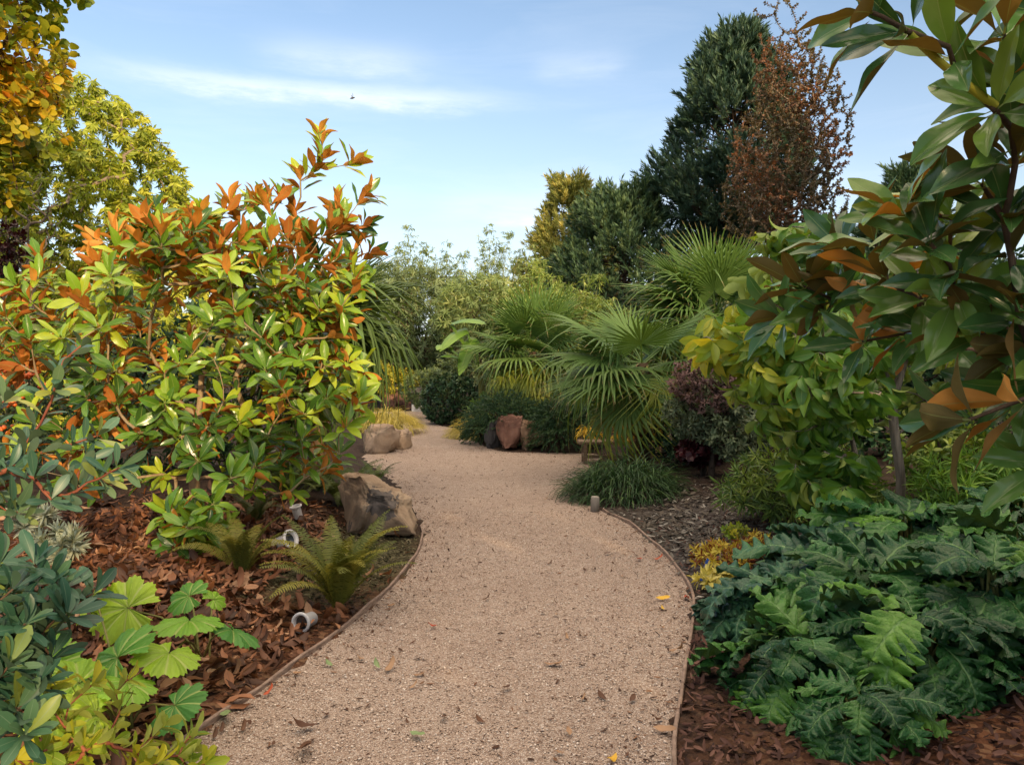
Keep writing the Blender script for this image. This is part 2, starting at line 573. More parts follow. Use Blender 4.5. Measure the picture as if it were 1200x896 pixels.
# unseen cloud added for fill light: veil overhead and behind the viewer, above the framed sky
fill_veil = wm('MULTIPLY', wm('MULTIPLY', wm('SUBTRACT', el, .62, None, True), 3.2, None, True), wm('MULTIPLY_ADD', cn.outputs[0], .9, .25, True), None, True)
vm_ = wn('ShaderNodeMix', data_type='RGBA'); nt.links.new(fill_veil, vm_.inputs[0]); nt.links.new(hm.outputs[2], vm_.inputs[6]); vm_.inputs[7].default_value = (19., 15.2, 11.6, 1)
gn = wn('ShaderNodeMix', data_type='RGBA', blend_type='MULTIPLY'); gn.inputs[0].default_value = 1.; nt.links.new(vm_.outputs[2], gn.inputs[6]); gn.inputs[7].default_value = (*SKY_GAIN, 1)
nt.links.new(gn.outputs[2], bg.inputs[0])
wo = wn('ShaderNodeOutputWorld'); nt.links.new(bg.outputs[0], wo.inputs[0])

sd = bpy.data.lights.new('sun', 'SUN'); sd.energy = 5.0; sd.angle = R(.6); sd.color = (1., .70, .40)
so = bpy.data.objects.new('sun', sd); C.objects.link(so)
so.rotation_euler = Vector([float(v) for v in SUN_FROM]).to_track_quat('Z', 'Y').to_euler(); so.location = (4, -8, 12)

cd = bpy.data.cameras.new('camera'); cam = bpy.data.objects.new('camera', cd); C.objects.link(cam)
cam.location = (0, 0, CAM_H); cam.rotation_euler = (PI / 2 - PITCH, 0, 0)
cd.sensor_fit = 'HORIZONTAL'; cd.sensor_width = 36; cd.lens = 36 * FPX / 1200
cd.clip_start = .05; cd.clip_end = 3000
sc.camera = cam
sc.view_settings.view_transform = 'Standard'; sc.view_settings.look = 'None'; sc.view_settings.exposure = 0
cy = sc.cycles
cy.max_bounces = 7; cy.diffuse_bounces = 4; cy.glossy_bounces = 2; cy.transmission_bounces = 4; cy.transparent_max_bounces = 4
cy.use_denoising = True; cy.caustics_reflective = False; cy.caustics_refractive = False
cy.sample_clamp_indirect = 6

# ================================================================== ground
xs = np.concatenate([[-900, -400, -200, -110, -70, -45, -32, -24], np.arange(-19, -5, .5), np.arange(-5, 5.01, .1), np.arange(5.5, 19, .5), [24, 32, 45, 70, 110, 200, 400, 900]])
ys = np.concatenate([[-900, -400, -150, -60, -30, -18], np.arange(-11, 1, .5), np.arange(1, 14, .1), np.arange(14, 28, .3), np.arange(28, 44, 1), [50, 60, 80, 110, 160, 240, 400, 900]])
X, Y = np.meshgrid(xs, ys)
Z = ground(X, Y).reshape(X.shape)
rr = np.random.default_rng(5)
inn = (np.abs(X) < 18) & (Y > -10) & (Y < 40) & (Z > 0)
Z = Z + np.where(inn, rr.normal(0, .006, Z.shape), 0)
n = X.shape[1]
idx = np.arange(X.size).reshape(X.shape)
F = np.stack([idx[:-1, :-1], idx[:-1, 1:], idx[1:, 1:], idx[1:, :-1]], -1).reshape(-1, 4)
# zones: r red-brown leaf mould, g moss, b slate grey
x_, y_ = X.ravel(), Y.ravel()


def blob(cx, cy_, rx, ry): return np.exp(-(((x_ - cx) / rx) ** 2 + ((y_ - cy_) / ry) ** 2))


mould = np.clip(1.3 * blob(-2.2, 4.2, 1.5, 2.0) + blob(-2.5, 6, 1.5, 1.2) + blob(2., 2.8, 1.2, 1.0), 0, 1)
moss = np.clip(1.3 * blob(-1.25, 6.0, .5, .85) + .8 * blob(-1.5, 5.4, .35, .5) + .5 * blob(1.3, 7.0, .5, .6), 0, 1)
slate = np.clip(.6 * blob(1.7, 7.2, .7, 1.2) + .5 * blob(1.3, 5.6, .5, .8), 0, 1)
A = np.stack([mould, moss, slate, np.ones_like(moss)], -1)
g = Geo(); g.add(np.stack([x_, y_, Z.ravel()], -1), F, A)

t = NT('bed soil'); pos = t.geo().outputs['Position']
at = t.n('ShaderNodeAttribute', attribute_name='lf'); sp = t.n('ShaderNodeSeparateColor'); t.l(at.outputs['Color'], sp.inputs[0])
n1 = t.noise(22, 7, .7, pos); n2 = t.noise(2.3, 5, .6, pos); v1 = t.voro(34., pos, out='Color'); v1d = t.voro(34., pos)
vs = t.n('ShaderNodeSeparateColor'); t.l(v1, vs.inputs[0])
soil = t.ramp(n1, [(.3, (.012, .008, .006)), (.55, (.035, .022, .015)), (.8, (.07, .045, .03))])
lm = t.ramp(vs.outputs[0], [(0, (.03, .014, .008)), (.4, (.09, .036, .017)), (.75, (.16, .07, .034)), (1, (.21, .12, .065))])
ms = t.ramp(n1, [(.3, (.025, .026, .012)), (.6, (.075, .075, .035)), (.8, (.12, .11, .06))])
sl = t.ramp(vs.outputs[1], [(0, (.03, .03, .03)), (.5, (.07, .07, .07)), (1, (.16, .155, .15))])
wob = t.math('MULTIPLY_ADD', n2, .8, -.4)
c = t.mix(t.math('ADD', sp.outputs[0], wob, None, True), soil, lm)
c = t.mix(t.math('ADD', sp.outputs[1], wob, None, True), c, ms)
c = t.mix(t.math('ADD', sp.outputs[2], wob, None, True), c, sl)
hh = t.math('ADD', t.math('MULTIPLY', n1, .7), t.math('MULTIPLY', v1d, -.6))
M_SOIL = t.done(t.pbsdf(c, .9, .2, t.bump(hh, .9, .03)))
tag(build('ground', g, M_SOIL), kind='structure')

# gravel path: one sheet, finely gridded by ear clipping of the smooth outline
pl = [Vector((p[0], p[1], 0)) for p in PATH_POLY]
tri = tessellate_polygon([pl])
g = Geo(); g.add(np.array([(p.x, p.y, 0.0) for p in pl]), np.array([t_[::-1] if ((pl[t_[1]] - pl[t_[0]]).cross(pl[t_[2]] - pl[t_[0]])).z < 0 else t_ for t_ in tri]))
t = NT('washed gravel'); pos = t.geo().outputs['Position']
warp = t.n('ShaderNodeVectorMath', operation='ADD'); t.l(pos, warp.inputs[0])
vc = t.voro(150., pos, out='Color'); vd = t.voro(150., pos); vd2 = t.voro(260., pos); vsC = t.n('ShaderNodeSeparateColor'); t.l(vc, vsC.inputs[0])
big = t.noise(.9, 5, .6, pos); mid = t.noise(9., 5, .65, pos); fine = t.noise(60., 3, .6, pos)
peb = t.ramp(vsC.outputs[0], [(0, (.27, .20, .155)), (.18, (.36, .28, .22)), (.5, (.44, .355, .29)), (.8, (.505, .42, .35)), (.93, (.58, .51, .44)), (1, (.68, .63, .57))])
gap = t.math('MULTIPLY', t.math('SUBTRACT', vd, .42, None, True), 2.2, None, True)
c = t.mix(t.math('MULTIPLY', gap, .75), peb, (.16, .105, .075))
dirt = t.math('MULTIPLY', t.math('SUBTRACT', t.math('ADD', t.math('MULTIPLY', big, .7), t.math('MULTIPLY', mid, .5)), .52, None, True), 2.0, None, True)
c = t.mix(t.math('MULTIPLY', dirt, .9), c, t.mix(.55, c, (.17, .11, .08)))
spk = t.math('GREATER_THAN', t.math('MULTIPLY', vsC.outputs[1], t.math('ADD', mid, .5)), .985)
c = t.mix(spk, c, (.05, .03, .02))
hgt = t.math('ADD', t.math('MULTIPLY', vd, -1.), t.math('MULTIPLY', mid, .8))
M_PATH = t.done(t.pbsdf(c, .85, .25, t.bump(hgt, .8, .012)))
tag(build('path', g, M_PATH, smooth_=False), kind='structure')

# edging strips of thin pale timber
M_EDGE = bark_mat('weathered edging', (.13, .09, .07), (.33, .25, .20), 9., (2, 2, 6), .8, .3)


def edging(pts, label, seed):
    rng = np.random.default_rng(seed); pts = np.array(pts)
    dv = np.zeros_like(pts); dv[1:-1] = pts[2:] - pts[:-2]; dv[0] = pts[1] - pts[0]; dv[-1] = pts[-1] - pts[-2]
    nn = nrm(np.stack([dv[:, 1], -dv[:, 0], 0 * dv[:, 0]], -1)) * .009
    g = Geo(); k = len(pts)
    h = .028 + .006 * np.sin(np.arange(k) * 1.3) + rng.normal(0, .003, k)
    V = np.concatenate([pts - nn + [0, 0, -.03], np.c_[(pts - nn)[:, :2], h - .004], np.c_[(pts - nn * .6)[:, :2], h], np.c_[(pts + nn * .6)[:, :2], h], np.c_[(pts + nn)[:, :2], h - .004], pts + nn + [0, 0, -.03]])
    F = [(a * k + i, a * k + i + 1, (a + 1) * k + i + 1, (a + 1) * k + i) for a in range(5) for i in range(k - 1)]
    g.add(V, np.array(F)); o = build('path_edging', g, M_EDGE, smooth_=False)
    return tag(o, label, 'path edging')


iL = next(i for i, p in enumerate(EDGE_L) if p[1] > 7.0)
iR = next(i for i, p in enumerate(EDGE_R) if p[1] > 8.1)
edging(EDGE_L[:iL], 'thin timber edging strip curving between the gravel path and the leaf-strewn left bed', 1)
edging(EDGE_R[:iR], 'thin timber edging strip curving between the gravel path and the dark right bed', 2)
# ================================================================== plant builders
def trunk_line(base, top, rng, n=7, bend=.04):
    base = np.asarray(base, float); top = np.asarray(top, float)
    t = np.linspace(0, 1, n)[:, None]
    L = np.linalg.norm(top - base)
    p = base + (top - base) * t + np.sin(t * PI) * rng.normal(0, bend, 3) * L + rng.normal(0, .008 * L, (n, 3)) * np.sin(t * PI)
    p[0, 2] -= .06
    return p


def e_px(x, y, Yd, rx, ry, rd, w=None):
    """ellipsoid from photo pixels: centre, pixel radii, depth radius in metres"""
    c = P(x, y, Yd); a = rx * Yd / FPX; b = ry * Yd / FPX
    return (c, (a, rd, b), w if w else (a * b * rd) ** .66)


def shrub(name, label, cat, base, ells, ntips, mats, tpls, k=7, th=(.5, 1.3), size=.1, droop=.1, along=0, agap=.06,
          seed=1, trunk_top=None, r_tip=.004, expo=.42, group=None, up=.35, seg=.15, shell=.5, extra=None, edir=None,
          stem='stem', leafy='foliage', tint=None, back=.02, svar=.25, sides=5, jit=.2, kz=None, stemn=7, minz=None, face=None, rmax=None):
    rng = np.random.default_rng(seed)
    base = np.asarray(base, float)
    root = thing(name, label, cat, base, group)
    tips = ell_tips(rng, ells, ntips, shell) if ells else np.zeros((0, 3))
    if minz is not None: tips = tips[tips[:, 2] > minz]
    else: tips = tips[tips[:, 2] > base[2] + .03]
    ex = None
    if extra is not None:
        tips = np.concatenate([np.asarray(extra, float), tips])
    td = None
    if edir is not None:
        td = np.zeros((len(tips), 3)); td[:, 2] = up
        td[:len(edir)] = edir
    top = base + np.array([0, 0, .3]) if trunk_top is None else np.asarray(trunk_top, float)
    line = trunk_line(base, top, rng, stemn) if not isinstance(trunk_top, list) else np.array(trunk_top)
    pos, chains, cnt, dirs = grow(rng, line, tips, td, seg=seg, up=up)
    if face is not None: dirs = nrm(dirs + (np.array([face(q) for q in tips]) if callable(face) else np.asarray(face)))
    g = Geo(); rad = r_tip * cnt ** expo
    if rmax: rad = np.minimum(rad, rmax)
    tubes(g, pos, chains, rad, sides)
    build(stem, g, mats[0], root)
    g = Geo(); T, M, RN = [], [], []
    order = {tuple(np.round(pos[ch[-1]], 5)): ch for ch in chains[1:]}
    for ti, p in enumerate(tips):
        ch = order.get(tuple(np.round(p, 5)))
        spots = [(p, dirs[ti], 1.)]
        if along and ch is not None:
            q = pos[ch]; seglen = np.linalg.norm(np.diff(q, axis=0), axis=1); cum = np.concatenate([[0], np.cumsum(seglen[::-1])])
            qq = q[::-1]
            for a in range(1, along + 1):
                s = a * agap
                if s > cum[-1]: break
                j = min(np.searchsorted(cum, s), len(qq) - 1); f = (s - cum[j - 1]) / max(1e-6, cum[j] - cum[j - 1])
                spots.append((qq[j - 1] + (qq[j] - qq[j - 1]) * f, nrm(qq[j - 1] - qq[j]), .55))
        for (pp, dd, kk) in spots:
            kn = max(1, int(round(k * kk * rng.uniform(.75, 1.2))))
            tha = th(pp) if callable(th) else th
            a, b, _ = rosette(rng, np.asarray(pp), dd, kn, tha[0], tha[1], size, droop, None, svar, back, jit)
            T.append(a); M.append(b)
            tv = (tint(pp, rng) if tint else rng.uniform(0, 1))
            RN.append(np.clip(tv + rng.normal(0, .16, kn), 0, 1))
    T = np.concatenate(T); M = np.concatenate(M); RN = np.concatenate(RN)
    pick = rng.integers(0, len(tpls), len(T))
    for i, tp in enumerate(tpls):
        m = pick == i
        g.stamp(tp, M[m], T[m], RN[m])
    build(leafy, g, mats[1], root)
    return root


def lset(n, seed, **kw):
    """n varied leaf templates of unit length"""
    rng = random.Random(seed); out = []
    for _ in range(n):
        a = dict(kw)
        a['curl'] = kw.get('curl', .5) * rng.uniform(.3, 1.5) - rng.uniform(0, .15)
        a['fold'] = kw.get('fold', .3) * rng.uniform(.5, 1.4)
        a['twist'] = rng.uniform(-.35, .35); a['side'] = rng.uniform(-.08, .08); a['ph'] = rng.uniform(0, 6)
        out.append(leaf(**a))
    return out


# ---- fan palms
def fan(Rd, nseg, spread, pet, bend, tipd, seed, inner=.42, sides=True):
    """fan leaf: petiole along +Y from the origin, blade at its end"""
    rng = random.Random(seed); V, F, tb = [], [], []
    # petiole
    for i in range(6):
        t = i / 5; wdt = .013 * (1 - .45 * t)
        z = -bend * .10 * pet * t * t
        V += [(-wdt, pet * t, z), (0, pet * t, z + wdt), (wdt, pet * t, z)]; tb += [(0.02, .2)] * 3
        if i:
            b = (i - 1) * 3
            F += [(b, b + 3, b + 4, b + 1), (b + 1, b + 4, b + 5, b + 2)]
    z0 = -bend * .10 * pet
    st = [0.02, .2, inner, .62, .82, .94, 1.0]
    for k in range(nseg):
        th = -spread / 2 + spread * (k + .5) / nseg; da = spread / nseg
        Ls = Rd * (.80 + .2 * math.cos(th * .55)) * rng.uniform(.84, 1.06)
        dr = tipd * rng.uniform(.5, 1.4) + (rng.uniform(.5, 1.6) if rng.random() < .10 else 0); thj = th + rng.gauss(0, .015)
        base = len(V)
        dx, dy = math.sin(thj), math.cos(thj); px, py = math.cos(thj), -math.sin(thj)
        for i, r in enumerate(st):
            rad = r * Ls
            hw = rad * math.tan(da / 2) if r <= inner else inner * Ls * math.tan(da / 2) * max(.02, (1 - (r - inner) / (1 - inner)) ** .8)
            hw = max(hw, .001)
            zz = z0 - bend * Rd * .35 * r * r - (dr * Rd * max(0, r - .5) ** 2 * 1.8)
            shrink = 1 - .25 * dr * max(0, r - .5)
            cx, cyy = dx * rad * shrink, pet + dy * rad * shrink
            rid = hw * .75
            V += [(cx - px * hw, cyy - py * hw, zz - rid * .5), (cx, cyy, zz + rid * .5), (cx + px * hw, cyy + py * hw, zz - rid * .5)]
            tb += [(r, 1), (r, 0), (r, 1)]
            if i:
                b = base + (i - 1) * 3
                F += [(b, b + 1, b + 4, b + 3), (b + 1, b + 2, b + 5, b + 4)]
    return np.array(V), np.array(F), np.array(tb)


def mesh_only(name, tpl, mat, rnd=.5):
    g = Geo(); g.stamp(tpl, np.eye(3)[None], np.zeros((1, 3)), [rnd])
    o = build(name, g, mat); me = o.data; bpy.data.objects.remove(o); WOFF.pop(name, None)
    return me


def frond_axes(az, elv, roll=0.):
    d = np.array([math.cos(az) * math.cos(elv), math.sin(az) * math.cos(elv), math.sin(elv)])
    up = np.array([-math.cos(az) * math.sin(elv), -math.sin(az) * math.sin(elv), math.cos(elv)])
    side = np.cross(d, up)
    c, s = math.cos(roll), math.sin(roll)
    return np.stack([side * c + up * s, d, up * c - side * s], -1)


def fan_palm(label, base, crown_z, n, Rd, pet, mats, seed, group=None, elev=(1.35, -.7), nseg=38, explicit=(), skirt=6, tr=.09, lean=(0, 0), name='fan_palm', old=.25):
    rng = np.random.default_rng(seed)
    base = np.asarray(base, float)
    root = thing(name, label, 'palm', base, group)
    crown = np.array([base[0] + lean[0], base[1] + lean[1], crown_z])
    g = Geo(); ln = np.linspace(0, 1, 9)[:, None]
    line = base + (crown - base) * ln; line[0, 2] -= .05
    rad = tr * (1.15 - .25 * ln[:, 0]) + rng.normal(0, .006, 9)
    tubes(g, line, [list(range(9))], rad, 10)
    # shaggy fibre and old leaf bases
    hair = leaf(1., .12, 3, 1, curl=.8)
    k = int(240 * max(.5, (crown_z - base[2])))
    tt = rng.uniform(.05, 1, k); a = rng.uniform(0, 6.28, k)
    T = base + (crown - base) * tt[:, None] + np.stack([np.cos(a), np.sin(a), 0 * a], -1) * tr * .9
    d = np.stack([np.cos(a) * .6, np.sin(a) * .6, rng.uniform(-.9, .7, k)], -1)
    g.stamp(hair, frames(d, np.tile([0, 0, 1.], (k, 1))) * rng.uniform(.10, .24, k)[:, None, None], T, rng.uniform(0, 1, k))
    build('trunk', g, mats['fibre'], root)
    me = [mesh_only('frond', fan(Rd, nseg, 4.4, pet, .08, .08, seed * 7 + 1), mats['young']),
          mesh_only('frond', fan(Rd, nseg, 4.9, pet, .22, .28, seed * 7 + 2), mats['young']),
          mesh_only('frond', fan(Rd * 1.04, nseg, 5.2, pet * 1.05, .38, .65, seed * 7 + 3), mats['mid']),
          mesh_only('frond', fan(Rd * .95, nseg, 5.0, pet, .6, 1.2, seed * 7 + 4), mats['old'])]
    for i in range(n):
        u = (i + .5) / n
        elv = elev[0] + (elev[1] - elev[0]) * u ** .85 + rng.normal(0, .09)
        az = i * 2.39996 + rng.normal(0, .15) + seed
        m = me[0] if u < .25 else me[1] if u < .6 else me[2] if u < 1 - old else me[3]
        M = frond_axes(az, elv, rng.normal(0, .25)) * rng.uniform(.85, 1.08)
        inst('frond', m, root, M, crown + [0, 0, -.12 * u])
    for (az, elv, roll, mi, s) in explicit:
        inst('frond', me[mi], root, frond_axes(az, elv, roll) * s, crown)
    if skirt:
        dm = mesh_only('dead_frond', fan(Rd * .8, 26, 3.4, pet * .7, .9, 2.2, seed * 7 + 5), mats['dead'])
        for i in range(skirt):
            inst('dead_frond', dm, root, frond_axes(i * 2.4 + seed * 3, -1.2 + rng.normal(0, .1), rng.normal(0, .3)) * rng.uniform(.7, 1.), crown + [0, 0, -.25])
    return root


# ---- ferns
def fern_frond(L, npair, wid, arch, seed, pw=.017):
    rng = random.Random(seed); V, F, tb = [], [], []
    pts = []; y = z = 0.; n = npair + 4
    for i in range(n + 1):
        t = i / n; a = 1.32 - arch * t ** 1.3
        pts.append((y, z, a)); y += math.cos(a) * L / n; z += math.sin(a) * L / n
    for i in range(n + 1):
        yy, zz, a = pts[i]; w = .004 * L / .6 * (1.1 - i / n)
        V += [(-w, yy, zz), (0, yy, zz + w), (w, yy, zz)]; tb += [(.0, 0)] * 3
        if i:
            b = (i - 1) * 3; F += [(b, b + 3, b + 4, b + 1), (b + 1, b + 4, b + 5, b + 2)]
    for i in range(4, n):
        t = (i - 4) / (n - 4); yy, zz, a = pts[i]
        pl_ = wid * L * (math.sin(PI * min(1, t * .86 + .14)) ** .75) * rng.uniform(.9, 1.08)
        for sgn in (-1, 1):
            b = len(V); dn = -.25 * pl_; fw = .30 * pl_
            hw = pw * L * .62 * (1 - .4 * t)
            ty, tz = math.cos(a), math.sin(a)
            for u, k in ((0, .8), (.35, 1.), (.7, .8), (1, .08)):
                cx = sgn * pl_ * u; f = fw * u * u; dz = dn * u * u + rng.gauss(0, .004) * L
                cyy, czz = yy + ty * f - tz * dz * .3, zz + tz * f + dz
                V += [(cx, cyy - ty * hw * k, czz - tz * hw * k), (cx, cyy + ty * hw * k, czz + tz * hw * k)]; tb += [(t, u), (t, u)]
            for q in range(3):
                k = b + q * 2
                F.append((k, k + 2, k + 3, k + 1) if sgn > 0 else (k + 1, k + 3, k + 2, k))
    return np.array(V), np.array(F), np.array(tb)


def fern(label, base, n, L, mat, seed, group='ferns beside the boulder', elv=(1.2, .2), azr=None, arch=1.5, npair=40, wid=.10, name='fern'):
    rng = np.random.default_rng(seed)
    root = thing(name, label, 'fern', base, group)
    me = [mesh_only('frond', fern_frond(L, npair, wid, arch * k, seed * 5 + i), mat, .2 + .3 * i) for i, k in enumerate((.75, 1., 1.25))]
    for i in range(n):
        az = (i * 2.39996 + rng.normal(0, .2)) if azr is None else rng.uniform(*azr)
        e = rng.uniform(-.25, .3)
        M = frond_axes(az, e, rng.normal(0, .2)) * rng.uniform(.65, 1.08)
        inst('frond', me[int(rng.integers(0, 3))], root, M, np.asarray(base) + [math.cos(az) * .03, math.sin(az) * .03, 0])
    return root


# ---- grassy mounds and trailing mounds
def mound(name, label, cat, base, rx, ry, h, n, L, W, mat, seed, lift=(.2, 1.2), curl=1.6, group=None, bias=None, part=None):
    """tuft of arching blades springing from a low dome"""
    rng = np.random.default_rng(seed)
    base = np.asarray(base, float)
    a = rng.uniform(0, 6.28, n); r = np.sqrt(rng.uniform(0, 1, n))
    x, y = np.cos(a) * r, np.sin(a) * r
    zz = h * (1 - r ** 2.2)
    T = base + np.stack([x * rx, y * ry, zz * rng.uniform(.35, 1., n)], -1)
    out = np.stack([x, y, 0 * x], -1) + rng.normal(0, .45, (n, 3)) * [1, 1, .2]
    e = rng.uniform(*lift, n)
    d = nrm(out) * np.cos(e)[:, None] + np.array([0, 0, 1.]) * np.sin(e)[:, None]
    if bias is not None: d = d + np.asarray(bias)
    M = frames(d, np.tile([0, 0, 1.], (n, 1))) * (L * rng.uniform(.6, 1.15, n))[:, None, None]
    g = Geo(); rn = rng.uniform(0, 1, n); pick = rng.integers(0, 3, n)
    for i in range(3):
        m = pick == i
        g.stamp(leaf(1., W / L, 6, 1, .25, .8, curl=curl * (.7 + .3 * i), fold=.5), M[m], T[m], rn[m])
    o = build(name, g, mat, off=base); o.location = base
    return tag(o, label, cat, group)


def needle_tpl(n, L, W, open_, seed, curl=.15, tipk=.25):
    """shoot of needles about +Y, unit long"""
    rng = np.random.default_rng(seed)
    t = rng.uniform(0, 1, n) ** .8
    a = np.arange(n) * 2.39996
    e = open_ * (1 - tipk * t)
    d = np.stack([np.cos(a) * np.sin(e), np.cos(e), np.sin(a) * np.sin(e)], -1)
    T = np.stack([0 * t, t, 0 * t], -1)
    M = frames(d, np.stack([np.cos(a), 0 * a + .3, np.sin(a)], -1) * -1) * (L * rng.uniform(.7, 1.1, n))[:, None, None]
    tp = leaf(1., W / L, 2, 1, .3, .5, curl=curl, fold=.0)
    tp = (tp[0][[0, 2, 3, 5, 6, 8]], np.array([(0, 1, 3, 2), (2, 3, 5, 4)]), tp[2][[0, 2, 3, 5, 6, 8]])
    V = (np.einsum('kij,nj->kni', M, tp[0]) + T[:, None]).reshape(-1, 3)
    F = (tp[1][None] + (np.arange(n) * 6)[:, None, None]).reshape(-1, 4)
    tb = np.stack([np.repeat(t, 6), np.tile(tp[2][:, 1], n)], -1)
    # the shoot itself
    k = len(V)
    V = np.concatenate([V, [[-.02, 0, 0], [.02, 0, 0], [.015, 1, 0], [-.015, 1, 0]]]); F = np.concatenate([F, [[k, k + 1, k + 2, k + 3]]])
    tb = np.concatenate([tb, [[0, 0]] * 4])
    return V, F, tb


def cascade(name, label, cat, base, rx, ry, h, n, L, mats, seed, group=None, nd=26, nl=.045, down=.6):
    """dense mound of trailing needle-leaved shoots; part of a bed edge"""
    rng = np.random.default_rng(seed); base = np.asarray(base, float)
    root = thing(name, label, cat, base, group)
    a = rng.uniform(0, 6.28, n); r = rng.uniform(0, 1, n) ** .5
    x, y = np.cos(a) * r, np.sin(a) * r
    T = base + np.stack([x * rx, y * ry, h * np.sqrt(np.maximum(0, 1 - r ** 2)) * rng.uniform(.75, 1, n) + .02], -1)
    nn = nrm(np.stack([x / rx, y / ry, np.sqrt(np.maximum(0.02, 1 - r ** 2)) / h], -1))
    d = nn * .5 + rng.normal(0, .35, (n, 3)) + np.stack([x, y, -down * r], -1)
    M = frames(d, nn) * (L * rng.uniform(.6, 1.2, n))[:, None, None]
    g = Geo(); rn = rng.uniform(0, 1, n); pick = rng.integers(0, 3, n)
    for i in range(3):
        m = pick == i
        g.stamp(needle_tpl(nd, nl / L, nl / L * .22, .75, seed + i), M[m], T[m], rn[m])
    build('foliage', g, mats[1], root)
    g = Geo()
    for i in range(14):
        aa = i * .45; q = base + [math.cos(aa) * rx * .5, math.sin(aa) * ry * .5, h * .6]
        tube(g, [base + [0, 0, -.03], (base + q) / 2 + [0, 0, .08], q], .012, .004, 5)
    build('stem', g, mats[0], root)
    return root


# ---- rocks
def rock(name, label, loc, size, mat, seed, cuts=14, rough=.05, rotz=0., group=None, tall=None, cat='rock', lo=.62, hi=1.0, sub_=5):
    import bmesh
    rng = np.random.default_rng(seed)
    bm = bmesh.new(); bmesh.ops.create_icosphere(bm, subdivisions=sub_, radius=1.)
    V = np.array([v.co[:] for v in bm.verts]); F = np.array([[v.index for v in f.verts] for f in bm.faces]); bm.free()
    V = np.sign(V) * np.abs(V) ** .38
    for i in range(cuts):
        nn = nrm(rng.normal(size=3)); d = rng.uniform(lo, hi)
        s = V @ nn; m = s > d
        V[m] -= np.outer((s[m] - d) * .97, nn)
    off = Vector((seed * 3.1, seed * 1.7, 0))
    dn = np.array([mnoise.fractal(Vector(v) * 2.2 + off, .9, 2.1, 6) for v in V])
    dn2 = np.array([mnoise.fractal(Vector(v) * 7 + off, .9, 2.1, 4) for v in V])
    V = V * (1 + rough * 1.5 * dn + rough * .6 * dn2)[:, None]
    c, s = math.cos(rotz), math.sin(rotz)
    V = V * (np.asarray(size) / 2)
    V = V @ np.array([[c, s, 0], [-s, c, 0], [0, 0, 1]])
    g = Geo(); loc = np.asarray(loc, float)
    g.add(V + loc, F)
    o = build(name, g, mat, off=loc); o.location = loc
    o.data.polygons.foreach_set('use_smooth', np.ones(len(F), bool))
    return tag(o, label, cat, group)


def scatter(name, rng, pts, tpls, mat, size, svar=.4, tilt=.5, lift=.008, kind='stuff'):
    n = len(pts)
    nn = nrm(np.stack([rng.normal(0, tilt, n), rng.normal(0, tilt, n), np.ones(n)], -1))
    a = rng.uniform(0, 6.28, n); d = np.stack([np.cos(a), np.sin(a), 0 * a], -1)
    d = d - (d * nn).sum(1, keepdims=True) * nn
    M = frames(d, nn) * (size * rng.uniform(1 - svar, 1 + svar, n))[:, None, None]
    T = pts + np.stack([0 * a, 0 * a, rng.uniform(.3, 1.6, n) * lift], -1)
    flip = rng.uniform(0, 1, n) < .45
    M[flip, :, 2] *= -1; M[flip, :, 0] *= -1; T[flip, 2] += size * .12
    g = Geo(); pick = rng.integers(0, len(tpls), n); rn = rng.uniform(0, 1, n)
    for i, tp in enumerate(tpls): g.stamp(tp, M[pick == i], T[pick == i], rn[pick == i])
    o = build(name, g, mat)
    if kind: o['kind'] = kind
    return o


def in_region(rng, n, x0, x1, y0, y1, dens, sdmin=.02, sdmax=99):
    p = np.stack([rng.uniform(x0, x1, n * 4), rng.uniform(y0, y1, n * 4)], -1)
    sd = path_sd(p[:, 0], p[:, 1])
    ok = (sd > sdmin) & (sd < sdmax) & (rng.uniform(0, 1, len(p)) < dens(p[:, 0], p[:, 1]))
    p = p[ok][:n]
    return np.c_[p, ground(p[:, 0], p[:, 1])]
# ================================================================== materials for the planting
B_PALE = bark_mat('pale smooth bark', (.20, .145, .08), (.40, .32, .185), 10.)
B_BROWN = bark_mat('brown bark', (.045, .03, .02), (.13, .085, .055), 16.)
B_GREY = bark_mat('grey furrowed bark', (.08, .07, .058), (.30, .265, .225), 22., (1, 1, .12), .9, 1.)
B_RED = bark_mat('red young stem', (.16, .045, .03), (.30, .11, .06), 10.)
B_GREEN = bark_mat('green stem', (.10, .11, .03), (.20, .19, .06), 9.)
B_TWIG = bark_mat('pale bare twigs', (.16, .12, .08), (.34, .27, .19), 12.)
B_DARK = bark_mat('dark stem', (.02, .016, .012), (.06, .045, .035), 14.)

L_MAG = leaf_mat('magnolia leaf', [(0, (.035, .095, .016)), (.4, (.085, .20, .02)), (.75, (.18, .32, .025)), (1, (.34, .44, .03))], .25, .18,
                 [(0, (.34, .11, .02)), (.5, (.52, .20, .03)), (1, (.62, .29, .06))], (.27, .34, .09), .07, .45, bumpn=(26., .25, .006))
L_MAGN = leaf_mat('near magnolia leaf', [(0, (.035, .095, .03)), (.4, (.065, .165, .042)), (.8, (.12, .24, .045)), (1, (.22, .32, .05))], .22, .16,
                  [(0, (.085, .075, .022)), (.4, (.13, .095, .025)), (.72, (.20, .12, .028)), (.86, (.42, .18, .035)), (1, (.58, .26, .05))], (.26, .34, .12), .05, .45, bumpn=(26., .22, .006))
L_DROOP = leaf_mat('drooping laurel leaf', [(0, (.15, .21, .025)), (.5, (.31, .38, .035)), (1, (.50, .52, .07))], .42, .25)
L_AUT = leaf_mat('autumn leaf', [(0, (.10, .16, .015)), (.35, (.26, .28, .02)), (.65, (.52, .42, .025)), (.88, (.60, .36, .025)), (1, (.50, .20, .02))], .5, .35)
L_PYRA = leaf_mat('firethorn leaf', [(0, (.03, .055, .015)), (1, (.10, .14, .04))], .4, .15)
